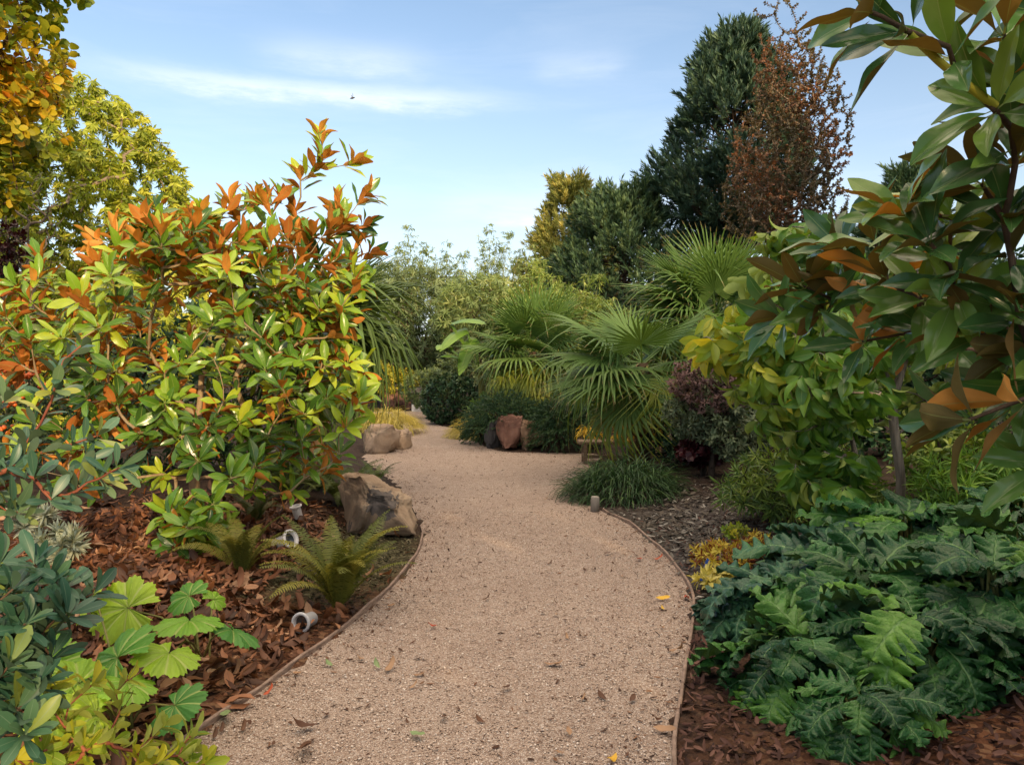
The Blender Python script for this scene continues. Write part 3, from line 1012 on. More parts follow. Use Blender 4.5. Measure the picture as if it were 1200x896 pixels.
L_BLUE = leaf_mat('blue green leaf', [(0, (.035, .095, .062)), (.55, (.065, .15, .095)), (.85, (.12, .20, .085)), (1, (.24, .28, .05))], .38, .12, (.07, .12, .07), (.18, .26, .16), .07, .35)
L_DKBL = leaf_mat('dark blue green leaf', [(0, (.014, .052, .032)), (.55, (.032, .095, .054)), (.9, (.065, .135, .058)), (1, (.16, .22, .04))], .42, .1, (.05, .10, .06), (.12, .20, .13), .07, .35)
L_SILV = leaf_mat('silver leaf', [(0, (.18, .23, .17)), (1, (.36, .40, .30))], .6, .15)
L_BIG = leaf_mat('broad lobed leaf', [(0, (.05, .18, .045)), (.35, (.10, .28, .035)), (.7, (.20, .40, .03)), (1, (.36, .48, .03))], .42, .3, (.22, .32, .08), (.40, .48, .16), .13, .3, bumpn=(70., .35, .006))
L_LIME = leaf_mat('lime leaf', [(0, (.12, .22, .02)), (.5, (.28, .37, .03)), (1, (.46, .45, .04))], .42, .3, (.3, .36, .08), (.40, .44, .12), .08)
L_FERN = leaf_mat('fern frond', [(0, (.06, .085, .02)), (.5, (.13, .15, .03)), (1, (.25, .23, .04))], .5, .25)
L_FERND = leaf_mat('dark fern frond', [(0, (.035, .07, .02)), (1, (.10, .13, .035))], .5, .2)
L_PALM = leaf_mat('fan palm frond', [(0, (.05, .105, .034)), (.5, (.082, .16, .04)), (1, (.13, .225, .045))], .45, .2, None, (.17, .27, .08), .12, .25, tip=(.22, .17, .07))
L_PALMM = leaf_mat('drooping palm frond', [(0, (.07, .14, .042)), (1, (.14, .23, .045))], .45, .2, None, (.2, .29, .08), .12, .25, tip=(.24, .18, .07))
L_PALMY = leaf_mat('yellowing palm frond', [(0, (.17, .25, .03)), (1, (.35, .38, .05))], .4, .25, None, (.36, .40, .1), .12, .4)
L_PALMD = leaf_mat('dead palm frond', [(0, (.20, .11, .05)), (1, (.32, .19, .09))], .8, .1)
L_PALMDK = leaf_mat('dark palm frond', [(0, (.035, .075, .02)), (1, (.09, .15, .03))], .5, .16, None, (.13, .19, .05), .12, .25)
M_FIB = leaf_mat('palm fibre', [(0, (.06, .04, .025)), (1, (.19, .125, .07))], .9, .0)
L_BANANA = leaf_mat('banana leaf', [(0, (.10, .22, .035)), (1, (.17, .31, .05))], .42, .3, None, (.35, .45, .15), .05, .4)
L_BAMB = leaf_mat('bamboo leaf', [(0, (.13, .20, .07)), (.6, (.23, .32, .12)), (1, (.34, .40, .16))], .5, .25)
L_BAMBL = leaf_mat('feathery bamboo leaf', [(0, (.16, .25, .06)), (.6, (.27, .37, .09)), (1, (.40, .46, .13))], .5, .25)
L_WILL = leaf_mat('willow leaf', [(0, (.10, .15, .07)), (.6, (.17, .24, .11)), (1, (.26, .33, .14))], .5, .2)
L_GOLD = leaf_mat('golden shrub leaf', [(0, (.18, .21, .02)), (.6, (.33, .33, .03)), (1, (.46, .40, .05))], .5, .25)
L_DEEP = leaf_mat('deep green leaf', [(0, (.016, .05, .025)), (.6, (.035, .085, .04)), (1, (.07, .13, .06))], .4, .12)
L_STRAW = leaf_mat('golden sedge blade', [(0, (.30, .27, .06)), (.5, (.48, .42, .10)), (1, (.60, .54, .18))], .55, .25)
L_CASC = leaf_mat('trailing shoot', [(0, (.022, .06, .03)), (.6, (.045, .10, .045)), (1, (.085, .15, .055))], .45, .12)
L_MONDO = leaf_mat('dark strap blade', [(0, (.012, .04, .014)), (.6, (.028, .08, .026)), (1, (.07, .14, .035))], .45, .1, None, None, .07, .25)
L_PINEY = leaf_mat('golden pine needle', [(0, (.15, .19, .05)), (.5, (.31, .33, .085)), (1, (.48, .43, .12))], .55, .15)
L_PINE = leaf_mat('pine needle', [(0, (.04, .085, .045)), (.6, (.08, .145, .07)), (1, (.14, .21, .085))], .5, .1)
L_PINED = leaf_mat('dark pine needle', [(0, (.032, .07, .048)), (.6, (.06, .12, .075)), (1, (.11, .175, .095))], .5, .1)
L_BRONZE = leaf_mat('bronze leaf', [(0, (.085, .085, .045)), (.35, (.14, .115, .07)), (.65, (.19, .13, .085)), (.9, (.25, .135, .085)), (1, (.34, .14, .065))], .5, .2)
L_DOG = leaf_mat('drooping tree leaf', [(0, (.06, .15, .03)), (.35, (.12, .26, .035)), (.6, (.22, .35, .04)), (.82, (.42, .46, .05)), (1, (.60, .54, .04))], .36, .26, (.24, .32, .08), (.27, .36, .10), .06, .4)
L_ACAN = leaf_mat('acanthus leaf', [(0, (.010, .048, .016)), (.5, (.028, .11, .028)), (.85, (.07, .185, .036)), (1, (.10, .24, .03))], .27, .1, (.05, .11, .04), (.15, .28, .10), .06, .34, bumpn=(60., .75, .014))
L_ACANB = leaf_mat('blue acanthus leaf', [(0, (.016, .06, .034)), (.6, (.032, .10, .055)), (1, (.06, .16, .06))], .28, .08, (.05, .11, .06), (.14, .27, .14), .06, .34, bumpn=(60., .75, .014))
L_FEATH = leaf_mat('feathery leaflet', [(0, (.06, .15, .03)), (.5, (.12, .26, .04)), (1, (.22, .38, .05))], .4, .25)
L_GREY = leaf_mat('grey green leaf', [(0, (.07, .115, .065)), (1, (.18, .225, .13))], .6, .15)
L_MID = leaf_mat('mid green shrub leaf', [(0, (.06, .12, .03)), (.5, (.11, .20, .04)), (1, (.22, .30, .055))], .42, .2, None, (.18, .24, .08), .08)
L_MAUVE = leaf_mat('faded mauve sprig', [(0, (.14, .085, .085)), (1, (.28, .18, .16))], .7, .15)
L_WINE = leaf_mat('wine red leaf', [(0, (.025, .006, .009)), (1, (.065, .012, .018))], .4, .2)
L_RUST = leaf_mat('rust and yellow leaf', [(0, (.17, .05, .025)), (.4, (.24, .08, .03)), (.6, (.42, .32, .04)), (1, (.52, .46, .08))], .5, .25)
L_PALEY = leaf_mat('pale yellow leaf', [(0, (.45, .42, .10)), (1, (.62, .58, .22))], .5, .25)
L_YEL = leaf_mat('yellow leaf', [(0, (.42, .30, .02)), (1, (.62, .46, .05))], .5, .3)
L_LITTER = leaf_mat('fallen leaf', [(0, (.035, .018, .011)), (.3, (.085, .036, .018)), (.6, (.17, .072, .034)), (.85, (.29, .13, .06)), (1, (.38, .24, .14))], .6, .05, None, (.10, .05, .03), .06, .35)
L_BARKCH = leaf_mat('bark chip', [(0, (.02, .011, .009)), (.5, (.06, .028, .021)), (1, (.14, .075, .055))], .85, 0)
L_SLATE = leaf_mat('slate chip', [(0, (.035, .028, .02)), (.45, (.075, .062, .046)), (.75, (.12, .115, .10)), (1, (.30, .29, .26))], .6, 0)
L_MOSS = leaf_mat('mossy chip', [(0, (.035, .033, .016)), (.5, (.085, .08, .035)), (1, (.17, .15, .09))], .85, 0)
L_CRUMB = leaf_mat('leaf crumb', [(0, (.035, .018, .012)), (.6, (.10, .05, .03)), (1, (.20, .11, .06))], .8, 0)
L_TREE = leaf_mat('garden tree leaf', [(0, (.03, .07, .02)), (1, (.09, .15, .04))], .45, .2)
M_BERRY = plain_mat('orange berries', (.62, .13, .02), .3, .5, 0, 40, .3)
M_BOULD = stone_mat('tan sandstone', [(.25, (.17, .12, .08)), (.5, (.33, .25, .17)), (.75, (.48, .39, .28))], 3.2, 1., (.08, .08, .085))
M_BOULD2 = stone_mat('pale tan stone', [(.25, (.22, .16, .11)), (.55, (.36, .28, .21)), (.8, (.46, .38, .30))], 5., .5)
M_REDRK = stone_mat('red brown stone', [(.25, (.10, .05, .035)), (.5, (.21, .11, .08)), (.75, (.32, .19, .14))], 4., .6)
M_DKRK = stone_mat('dark grey stone', [(.25, (.035, .035, .038)), (.55, (.08, .08, .083)), (.8, (.15, .145, .14))], 4., .6)
M_TANRK = stone_mat('orange tan stone', [(.25, (.16, .10, .06)), (.55, (.30, .20, .13)), (.8, (.40, .29, .20))], 4., .6)
M_PMAT = dict(young=L_PALM, mid=L_PALMM, old=L_PALMY, dead=L_PALMD, fibre=M_FIB)
M_PMATK = dict(young=L_PALMDK, mid=L_PALMDK, old=L_PALMDK, dead=L_PALMD, fibre=M_FIB)

# ================================================================== LEFT SIDE
MAGT = lset(7, 11, L=1., W=.38, nl=8, nw=2, p=.95, q=.85, curl=.5, fold=.36, wave=.03, stalk=.12)
YM = 6.3
mb = GB(230, 617)
top = P(236, 440, YM + .1)


def mag_th(p):
    hz = (p[2] - .9) / 1.6
    return (.35, .95) if p[2] > 2.25 else ((.65, 1.4) if p[2] > 1.5 else (.75, 1.5))


spike = [P(374, 158, YM), P(378, 188, YM), P(368, 200, YM + .05), P(412, 192, YM - .1), P(352, 212, YM + .1), P(425, 230, YM), P(300, 232, YM), P(270, 240, YM + .1), P(330, 235, YM - .1),
         P(425, 265, YM), P(395, 245, YM), P(345, 250, YM + .15), P(240, 262, YM), P(215, 282, YM - .1), P(432, 298, YM + .1), P(180, 300, YM), P(150, 290, YM + .1), P(130, 330, YM), P(385, 280, YM),
         P(20, 335, YM - .3), P(45, 325, YM - .2), P(400, 360, YM - .3), P(375, 365, YM - .2), P(420, 470, YM - .3), P(405, 500, YM - .4), P(235, 610, YM - .7), P(215, 640, YM - .75), P(255, 640, YM - .7), P(200, 600, YM - .5), P(250, 590, YM - .8), P(270, 560, YM - .7), P(212, 512, YM - .55), P(244, 500, YM - .5), P(205, 468, YM - .5), P(262, 470, YM - .45), P(232, 540, YM - .6)]
sdir = [[.05, 0, 1.4], [.1, 0, 1.2], [-.3, 0, 1], [.7, 0, .8], [-.5, 0, .8], [.8, 0, .5], [.0, -.2, 1], [-.1, -.2, 1], [.1, -.2, 1], [.7, -.1, .5], [.3, -.3, .8], [0, -.3, 1], [-.2, -.2, 1], [-.3, -.2, 1], [.8, 0, .3], [-.3, -.2, 1], [-.3, 0, 1], [-.3, -.2, 1], [.3, -.3, .8],
        [-.1, -.3, 1], [0, -.3, 1], [.3, -.4, .8], [.2, -.4, .8], [.8, -.5, .2], [.6, -.6, .1], [.1, -.8, .3], [-.2, -.8, .2], [.3, -.8, .2], [-.5, -.6, .4], [.2, -.7, .5], [.5, -.7, .5], [-.3, -.8, .4], [.2, -.8, .5], [-.2, -.7, .6], [.4, -.7, .5], [0, -.9, .3]]
ells = [e_px(205, 380, YM, 205, 120, 1.0, 5), e_px(255, 290, YM, 130, 55, .7, 2.2), e_px(380, 320, YM, 55, 70, .5, 1.0), e_px(40, 400, YM, 75, 70, .6, 1.2),
        e_px(350, 430, YM, 80, 70, .7, 1.4), e_px(140, 510, YM, 130, 60, .7, 1.6), e_px(330, 530, YM - .2, 85, 50, .5, .9), e_px(228, 630, YM - .75, 50, 38, .28, .55)]
shrub('magnolia', 'wide magnolia shrub with glossy green leaves and rust orange leaf undersides, left of the path', 'shrub', mb, ells, 300,
      [B_PALE, L_MAG], MAGT, 8, mag_th, .182, .02, 1, .08, face=lambda p: (.05, -.15, .1) if p[2] > 2.25 else (.15, -.65, .3), jit=.36, seed=3, trunk_top=top, r_tip=.0038, expo=.44, extra=spike, edir=np.array(sdir) * .9, up=.6, stem='trunk', leafy='foliage', seg=.16, shell=.35, svar=.3)

# round drooping-leaved tree behind it
DRT = lset(4, 12, L=1., W=.32, nl=2, nw=1, p=.9, q=.8, curl=.5, fold=.3)
b = P(60, 470, 15.2); b[2] = gz(b[0], b[1])
ells = [(P(60, 330, 15.2), (3.0, 2.5, 4.15), 1.), (P(-120, 300, 15.8), (2.6, 2.4, 3.7), .3), (P(50, 340, 15.4), (2.2, 1.9, 3.3), .35)]
shrub('evergreen_tree', 'round yellow-green evergreen tree with drooping narrow leaves, behind the magnolia', 'tree', b, ells, 3300, [B_TWIG, L_DROOP], DRT, 16, (.9, 2.0), .155, .8, 7, .085,
      seed=5, trunk_top=b + [0, 0, 1.6], r_tip=.006, up=.1, seg=.4, shell=.86, stem='trunk', leafy='crown', sides=4, jit=.3, svar=.35)
b = P(32, 400, 12.6); b[2] = gz(b[0], b[1])
shrub('bare_shrub', 'nearly leafless shrub of pale twigs at the left edge in front of the rounded tree', 'shrub', b, [(P(34, 262, 12.6), (.55, .5, 1.0), 1.)], 130, [B_TWIG, L_PYRA], [leaf(1., .5, 3, 1)], 2, (.4, 1.2), .06, .1,
      seed=6, trunk_top=b + [0, 0, 1.2], r_tip=.0055, up=.5, seg=.2, shell=.3)
b = P(5, 420, 11.); b[2] = gz(b[0], b[1])
shrub('maple_shrub', 'small maroon-leaved shrub at the left edge among bare twigs', 'shrub', b, [(P(2, 290, 11.), (.33, .4, .42), 1.)], 110, [B_DARK, L_WINE], [leaf(1., .7, 4, 1)], 5, (.6, 1.5), .07, .1,
      seed=7, trunk_top=b + [0, 0, 1.2], r_tip=.004, shell=.3)
# autumn tree at the top left
b = P(-150, 470, 9.2); b[2] = gz(b[0], b[1])
AUT = lset(4, 13, L=1., W=.86, nl=5, nw=1, p=.55, q=.6, curl=.4, fold=.25, wave=.04, stalk=.2)
ells = [e_px(0, 50, 9.2, 72, 55, 1.0, 1.2), e_px(-20, 120, 9.2, 82, 70, 1.1, 1.5), e_px(-40, 200, 9.2, 70, 45, .9, .8), e_px(-190, 60, 9.2, 130, 180, 1.3, 1.4), e_px(20, -30, 9.2, 70, 50, .8, .8)]
shrub('autumn_tree', 'tree with green, yellow and orange autumn leaves reaching in at the top left corner', 'tree', b, ells, 520, [B_BROWN, L_AUT], AUT, 6, (.6, 1.7), .115, .35, 3, .10, seed=8, trunk_top=b + [-.1, 0, 2.4],
      r_tip=.005, up=.1, seg=.25, shell=.35, stem='trunk', leafy='crown', tint=lambda p, r: np.clip(.42 + .30 * math.sin(p[2] * 2.6 + p[0] * 1.9) + r.normal(0, .2), 0, 1))
# dark fan palm behind magnolia
b = P(372, 500, 9.3); b[2] = gz(b[0], b[1])
fan_palm('dark-fronded fan palm with long drooping leaves, right behind the magnolia', b, P(355, 385, 9.3)[2], 26, .90, .46, M_PMATK, 4, None, (1.0, -1.1), 34, skirt=5, tr=.10,
         explicit=[(-.15, .55, .1, 2, 1.1), (-.5, .15, .1, 3, 1.1), (0.1, -.1, 0, 3, 1.15), (-.9, -.25, .1, 3, 1.05), (-.35, -.5, 0, 3, 1.1), (.3, -.65, 0, 3, 1.0), (-.1, .9, 0, 1, 1.05), (-1.2, .3, 0, 2, 1.)], old=.3)
# orange-berried shrub
b = P(-10, 520, 8.2); b[2] = gz(b[0], b[1])
py = shrub('firethorn', 'small-leaved shrub covered in clusters of orange berries at the left edge', 'shrub', b, [e_px(-10, 455, 8.2, 70, 65, .6, 1.)], 170, [B_DARK, L_PYRA], [leaf(1., .42, 3, 1)], 7, (.5, 1.5), .05, .1, 3, .06, seed=9, r_tip=.003, shell=.4)
rng = np.random.default_rng(10); spots = []
for (cx, cyy, nb) in ((20, 432, 26), (32, 440, 22), (8, 447, 26), (42, 430, 14), (-8, 436, 20), (14, 470, 12), (4, 500, 8), (50, 452, 10), (-30, 450, 20), (95, 452, 10), (102, 470, 8)):
    for k in range(nb):
        spots.append(P(cx + rng.normal(0, 7), cyy + rng.normal(0, 5), 7.55 + rng.normal(0, .08)) if cx < 80 else P(cx + rng.normal(0, 5), cyy + rng.normal(0, 5), 8.0))
BPROF = [(0.001, -.02), (.015, -.014), (.021, 0), (.015, .014), (.001, .02)]
spots.sort(key=lambda q: (q[0] / q[1] < -.68, q[1]))
g = Geo(); lathe(g, BPROF, (0, 0, 0), (0, 0, 1), 8); o = build('berry', g, M_BERRY); bme = o.data; bpy.data.objects.remove(o)
for q in spots[:100]: inst('berry', bme, py, np.eye(3) * rng.uniform(.85, 1.2), q)
g = Geo()
for q in spots[100:]: lathe(g, BPROF, q, (0, 0, 1), 8)
tag(build('berries', g, M_BERRY, py), kind='stuff')
# dark understorey shrubs hiding the bed behind
b = P(120, 560, 9.0); b[2] = gz(b[0], b[1])
shrub('laurel_shrub', 'dark evergreen shrub in the shade behind the magnolia trunk', 'shrub', b, [e_px(130, 500, 9.0, 150, 90, .7, 1.), e_px(230, 430, 8.8, 130, 80, .5, .9)], 430, [B_DARK, L_DEEP], lset(3, 14, L=1., W=.4, nl=4, nw=1), 8, (.5, 1.5), .10, .1, 2, .09, seed=11, r_tip=.004, shell=.4)
b = P(300, 550, 9.6); b[2] = gz(b[0], b[1])
shrub('understorey_shrub', 'low green shrub between the magnolia and the dark fan palm', 'shrub', b, [e_px(300, 520, 9.6, 90, 60, .6, 1.)], 170, [B_DARK, L_MID], lset(3, 15, L=1., W=.4, nl=4, nw=1), 8, (.5, 1.5), .09, .1, 2, .08, seed=12, r_tip=.004, shell=.4)

# left foreground: blue-green shrubs
BLT = lset(4, 16, L=1., W=.36, nl=6, nw=1, p=1.15, q=.62, curl=.3, fold=.28, stalk=.06)
b = np.array([-2.75, 3.35, gz(-2.75, 3.35)])
tp = [P(68, 440, 3.1), P(95, 405, 3.2), P(60, 470, 3.15), P(140, 548, 3.0), P(118, 560, 3.05), P(100, 540, 3.1), P(30, 520, 3.1), P(85, 520, 3.2), P(40, 560, 2.95), P(10, 550, 3.0), P(60, 585, 2.9), P(20, 600, 3.), P(-10, 500, 3.1), P(-30, 560, 3.), P(-20, 450, 3.3), P(115, 510, 3.2), P(90, 575, 3.0), P(5, 470, 3.2)]
shrub('blue_leaved_shrub', 'shrub with blue-green leaves along reddish stems at the left edge, below the orange berries', 'shrub', b, [e_px(-70, 530, 3.2, 70, 90, .4, 1.)], 8, [B_RED, L_BLUE], BLT, 6, (.5, 1.35), .105, .0, 4, .06, seed=13, trunk_top=b + [.15, 0, .28],
      r_tip=.0038, expo=.38, extra=tp, edir=np.array([[.2, 0, 1]] * 3 + [[1, -.1, .25]] * 3 + [[.3, -.2, .8]] * 12), up=.5, stem='stem', seg=.1)
b = np.array([-1.95, 2.35, gz(-1.95, 2.35)])
tp = [P(40, 660, 2.35), P(60, 680, 2.4), P(15, 690, 2.25), P(80, 720, 2.3), P(30, 730, 2.2), P(60, 770, 2.25), P(10, 780, 2.1), P(45, 800, 2.15), P(20, 830, 2.1), P(70, 690, 2.45), P(-10, 720, 2.2), P(0, 660, 2.4), P(110, 695, 2.5), P(50, 740, 2.3), P(-15, 800, 2.1), P(30, 860, 2.05)]
shrub('dark_leaved_shrub', 'dense dark teal-leaved shrub in the bottom left corner', 'shrub', b, [e_px(-60, 760, 2.3, 90, 110, .35, 1.)], 36, [B_BROWN, L_DKBL], BLT, 9, (.5, 1.4), .10, .0, 3, .05, seed=14, trunk_top=b + [.03, 0, .1], r_tip=.0034, expo=.38,
      extra=tp, edir=np.array([[.35, -.2, .8]] * 16), up=.5, seg=.08)
# silver spurges
SPU = lset(3, 17, L=1., W=.2, nl=3, nw=1, curl=.2)
for lab, (px, py_), Yd, s in (('small silver-leaved spurge with a starry rosette beside the leaf litter', (72, 650), 4.3, 21), ('grey-green spurge under the blue-leaved shrub, left of the starry silver one', (38, 625), 4.6, 22)):
    b = G(px, py_ + 20, .2); b[2] = gz(b[0], b[1])
    shrub('spurge', lab, 'plant', b, [(b + [0, 0, .17], (.13, .13, .10), 1.)], 14, [B_GREEN, L_SILV], SPU, 16, (.3, 1.6), .09, 0, 2, .03, seed=s, trunk_top=b + [0, 0, .04], r_tip=.004, up=.9, group='silver spurges')


# broad lobed leaves
def round_leaf(Rd, nlobe, seed, cup=.15):
    rng = random.Random(seed); na, nr = 198, 9; V, tb, F = [], [], []
    gap = .32
    for i in range(na + 1):
        th = -PI + gap + (2 * PI - 2 * gap) * i / na
        u = (th + PI) / (2 * PI)
        lob = abs(math.sin(u * nlobe * PI)) ** .55
        tooth = abs(((u * nlobe * 4.5) % 1) - .5) * 2
        rmax = Rd * (.72 + .21 * lob + .075 * tooth) * (.88 + .14 * math.cos(th))
        vein = abs(math.cos(u * nlobe * PI)) if True else 0
        vn = abs(((u * nlobe + .5) % 1) - .5) * 2          # 0 on a main vein
        for j in range(nr + 1):
            r = j / nr * rmax
            z = cup * r * (1 - .9 * r / Rd) + .018 * Rd * math.sin(r / Rd * 34 - vn * 9) * vn + .05 * Rd * (vn - .5) * (r / Rd) ** .7 * 2 * (1 + .5 * math.sin(i * .7)) - .20 * r * r / Rd + .035 * Rd * math.sin(th * 3 + seed) * (r / Rd) ** 2
            V.append((math.sin(th) * r, math.cos(th) * r, z)); sv2 = abs(((r / Rd * 5.5 - vn * 1.6) % 1) - .5) * 2; tb.append((j / nr, min(1, vn * (.15 + r / Rd) * .9, .075 + sv2 * .5)))
    n = nr + 1
    for i in range(na):
        for j in range(nr):
            F.append((i * n + j, i * n + j + 1, (i + 1) * n + j + 1, (i + 1) * n + j))
    V = np.array(V); F = np.array(F)[:, ::-1]
    return V, F, np.array(tb)


def big_leaf_plant(label, base, leaves, seed, group):
    rng = np.random.default_rng(seed); base = np.asarray(base, float)
    root = thing('lobed_leaf_plant', label, 'plant', base, group)
    for i, (x, y, z, rad, tilt, az, tint) in enumerate(leaves):
        tilt = tilt + .35; rad = rad * 1.4; z = z + .03
        c = G(x, y, z)
        n = nrm(np.array([math.cos(az) * math.sin(tilt), math.sin(az) * math.sin(tilt), math.cos(tilt)]))
        d = c - base; d[2] = 0; d = nrm(d + 1e-3) + rng.normal(0, .2, 3)
        g = Geo(); g.stamp(round_leaf(1., 9, seed * 9 + i), frames(d[None], n[None]) * rad, c[None], [tint])
        lf = build('leaf', g, L_BIG, root)
        g = Geo(); q = base + rng.normal(0, .02, 3) * [1, 1, 0]; q[2] = base[2] - .01
        m = (q * .45 + c * .55); m[2] = max(q[2], c[2]) * .75 + .02
        tube(g, [q, (q + m) / 2 + [0, 0, .03], m, c * .8 + m * .2 - n * .02, c + n * .003], .006, .004, 6)
        build('petiole', g, B_GREEN, lf)
    return root


grp = 'broad lobed-leaf plants by the leaf litter'
b = GB(235, 770)
big_leaf_plant('plant with broad bright green lobed leaves, farther from the camera, beside the red leaf litter', b,
               [(222, 727, .27, .135, .35, -1.2, .55), (150, 712, .26, .15, .55, -1.9, .85), (272, 738, .2, .12, .6, -.4, .18), (198, 765, .24, .125, .45, -1.3, .8), (222, 698, .26, .10, .3, -1.8, .3), (250, 702, .24, .06, .4, -1., .7)], 1, grp)
b = GB(150, 850)
big_leaf_plant('plant with broad pale green lobed leaves nearest the camera, above the lime shrub', b,
               [(138, 770, .26, .155, .4, -1.5, .35), (92, 800, .24, .135, .5, -1.9, .75), (205, 826, .13, .10, .75, -.9, .12), (70, 840, .18, .12, .45, -1.7, .8), (112, 838, .16, .11, .5, -1.2, .9), (60, 780, .25, .12, .5, -2.2, .6), (108, 700, .3, .12, .6, -2.2, .95), (150, 800, .2, .10, .4, -1., .65)], 2, grp)
# lime low shrub bottom left
LMT = lset(4, 18, L=1., W=.42, nl=5, nw=1, p=1.1, q=.6, curl=.3, fold=.3)
b = np.array([-1.7, 2.5, gz(-1.7, 2.5)])
tp = [P(150, 795, 2.55), P(225, 860, 2.55), P(190, 850, 2.5), P(160, 880, 2.4), P(130, 870, 2.4), P(110, 800, 2.45), P(75, 850, 2.35), P(100, 880, 2.35), P(50, 880, 2.25), P(185, 895, 2.35), P(140, 835, 2.5), P(210, 885, 2.45), P(20, 890, 2.2), P(60, 805, 2.35), P(240, 895, 2.4)]
shrub('lime_shrub', 'low lime green shrub with red stems sprawling at the bottom left', 'shrub', b, None, 0, [B_RED, L_LIME], LMT, 7, (.5, 1.35), .075, 0, 5, .045, seed=24, trunk_top=b + [.1, 0, .05], r_tip=.003, expo=.36,
      extra=tp, edir=np.array([[.8, .1, .35]] * 15), up=.4, seg=.08)

# ferns
b = GB(396, 712); fern('large olive green fern arching beside the path edge, in front of the boulder', b, 40, .70, L_FERN, 31, arch=1.35)
b = GB(284, 672); fern('yellowing fern under the low magnolia leaves, left of the large olive fern', b, 22, .55, L_FERN, 32, arch=1.6)
b = GB(402, 592); fern('dark green fern arching over the top of the tan boulder', b, 26, .78, L_FERND, 33, arch=2.0)
b = GB(335, 585); fern('dark fern half hidden behind the magnolia, left of the boulder', b, 20, .72, L_FERND, 34, arch=1.7)
b = GB(440, 566); fern('short dark fern between the boulder and the hanging palm fronds', b, 12, .42, L_FERND, 35, arch=1.8)

b = GB(300, 610); fern('small dark fern in front of the magnolia trunk, left of the upright spotlight', b, 14, .42, L_FERND, 36, arch=1.7)
b = GB(418, 655); fern('little yellow-green fern on the moss right in front of the boulder', b, 12, .30, L_FERN, 37, arch=1.6)
b = GB(372, 575); fern('dark fern leaning over the left shoulder of the boulder', b, 22, .66, L_FERND, 38, arch=1.9)
# boulders
c = np.array([-1.28, 7.1, .2])
rock('boulder', 'large tan boulder with a dark grey patch at the inside bend of the path', c, (.80, 1.35, .72), M_BOULD, 52, 18, .11, rotz=.42, sub_=6)
c = G(444, 532); rock('boulder', 'pale square boulder in front of the golden sedge on the left', [c[0], c[1] + .3, .20], (.60, .5, .56), M_BOULD2, 55, 9, .10, rotz=.25, lo=.8, hi=1.15)
c = G(468, 527); rock('boulder', 'smaller pale stone touching the right side of the square boulder', [c[0], c[1] + .25, .16], (.26, .45, .42), M_BOULD2, 58, 9, .10, rotz=-.3, lo=.8, hi=1.15)

# golden sedge mounds
b = G(452, 512); mound('golden_sedge', 'golden arching sedge mound behind the pale square boulder', 'ornamental grass', [b[0] - .1, b[1] + .9, .1], .62, .9, .42, 1500, .42, .012, L_STRAW, 44, (.1, .9), 1.9, bias=(.2, -.25, 0), group='golden sedge mounds')
b = G(552, 513); mound('golden_sedge', 'golden arching sedge mound left of the red-brown rock', 'ornamental grass', [b[0] + .08, b[1] + .1, .03], .42, .4, .44, 1000, .42, .012, L_STRAW, 45, (.1, .9), 1.9, bias=(-.5, -.3, 0), group='golden sedge mounds')


# garden spotlights
M_WHITE = plain_mat('white painted metal', (.72, .72, .70), .4, .5, 0, 20, .08)
M_GREYM = plain_mat('grey painted metal', (.42, .44, .46), .45, .5, 0, 20, .12)
M_BLACK = plain_mat('black plastic', (.015, .015, .016), .5)
t = NT('lamp glass'); M_LENS = t.done(t.pbsdf((.03, .035, .04), .08, .8))


def spotlight(label, c, axis, s, mat, gnd, sides=28):
    c = np.asarray(c, float); axis = nrm(axis)
    root = thing('garden_spotlight', label, 'spotlight', [c[0], c[1], gnd], 'garden spotlights in the left bed')
    g = Geo(); lathe(g, [(.001, -.075 * s), (.034 * s, -.075 * s), (.038 * s, -.068 * s), (.040 * s, .03 * s), (.043 * s, .04 * s)], c, axis, sides); build('body', g, mat, root)
    g = Geo(); lathe(g, [(.042 * s, .038 * s), (.055 * s, .040 * s), (.057 * s, .046 * s), (.055 * s, .054 * s), (.043 * s, .056 * s), (.038 * s, .045 * s), (.036 * s, .030 * s)], c, axis, sides); build('rim', g, mat, root)
    g = Geo(); lathe(g, [(.038 * s, .034 * s), (.030 * s, .036 * s), (.027 * s, .030 * s), (.018 * s, .034 * s), (.016 * s, .030 * s), (.0005, .031 * s)], c, axis, sides); build('lens', g, M_LENS, root)
    g = Geo(); u = nrm(np.cross(axis, [0, 0, 1.]) + 1e-6)
    q = c - axis * .03 * s
    tube(g, [q + u * .046 * s, q + u * .05 * s + [0, 0, -.04 * s], [c[0], c[1], max(gnd, c[2] - .09 * s)], [c[0], c[1], gnd - .08]], .007 * s, .005 * s, 8); build('stake', g, M_BLACK, root)


p = GB(358, 738); spotlight('grey spotlight lying by the edging with its dark round lens facing the camera', p + [0, 0, .055], (-.28, -1., .12), 1.05, M_GREYM, p[2])
p = GB(350, 612); p0 = P(348, 601, p[1]); spotlight('small white spotlight standing upright left of the boulder, its flange on top', [p0[0], p0[1], max(p0[2], p[2] + .1)], (-.22, -.15, 1.), 1.0, M_WHITE, p[2])
p = GB(336, 645); p0 = P(334, 634, p[1]); spotlight('white spotlight tilted over behind the large olive fern', [p0[0], p0[1], max(p0[2], p[2] + .06)], (.75, -.4, .35), 1.35, M_WHITE, p[2])
p = G(489, 482); rr_ = rock('stone', 'small white stone on the gravel against the far dark rocks', [p[0], p[1], .14], (.36, .3, .34), plain_mat('white stone', (.62, .60, .56), .8), 46, 6, .05)

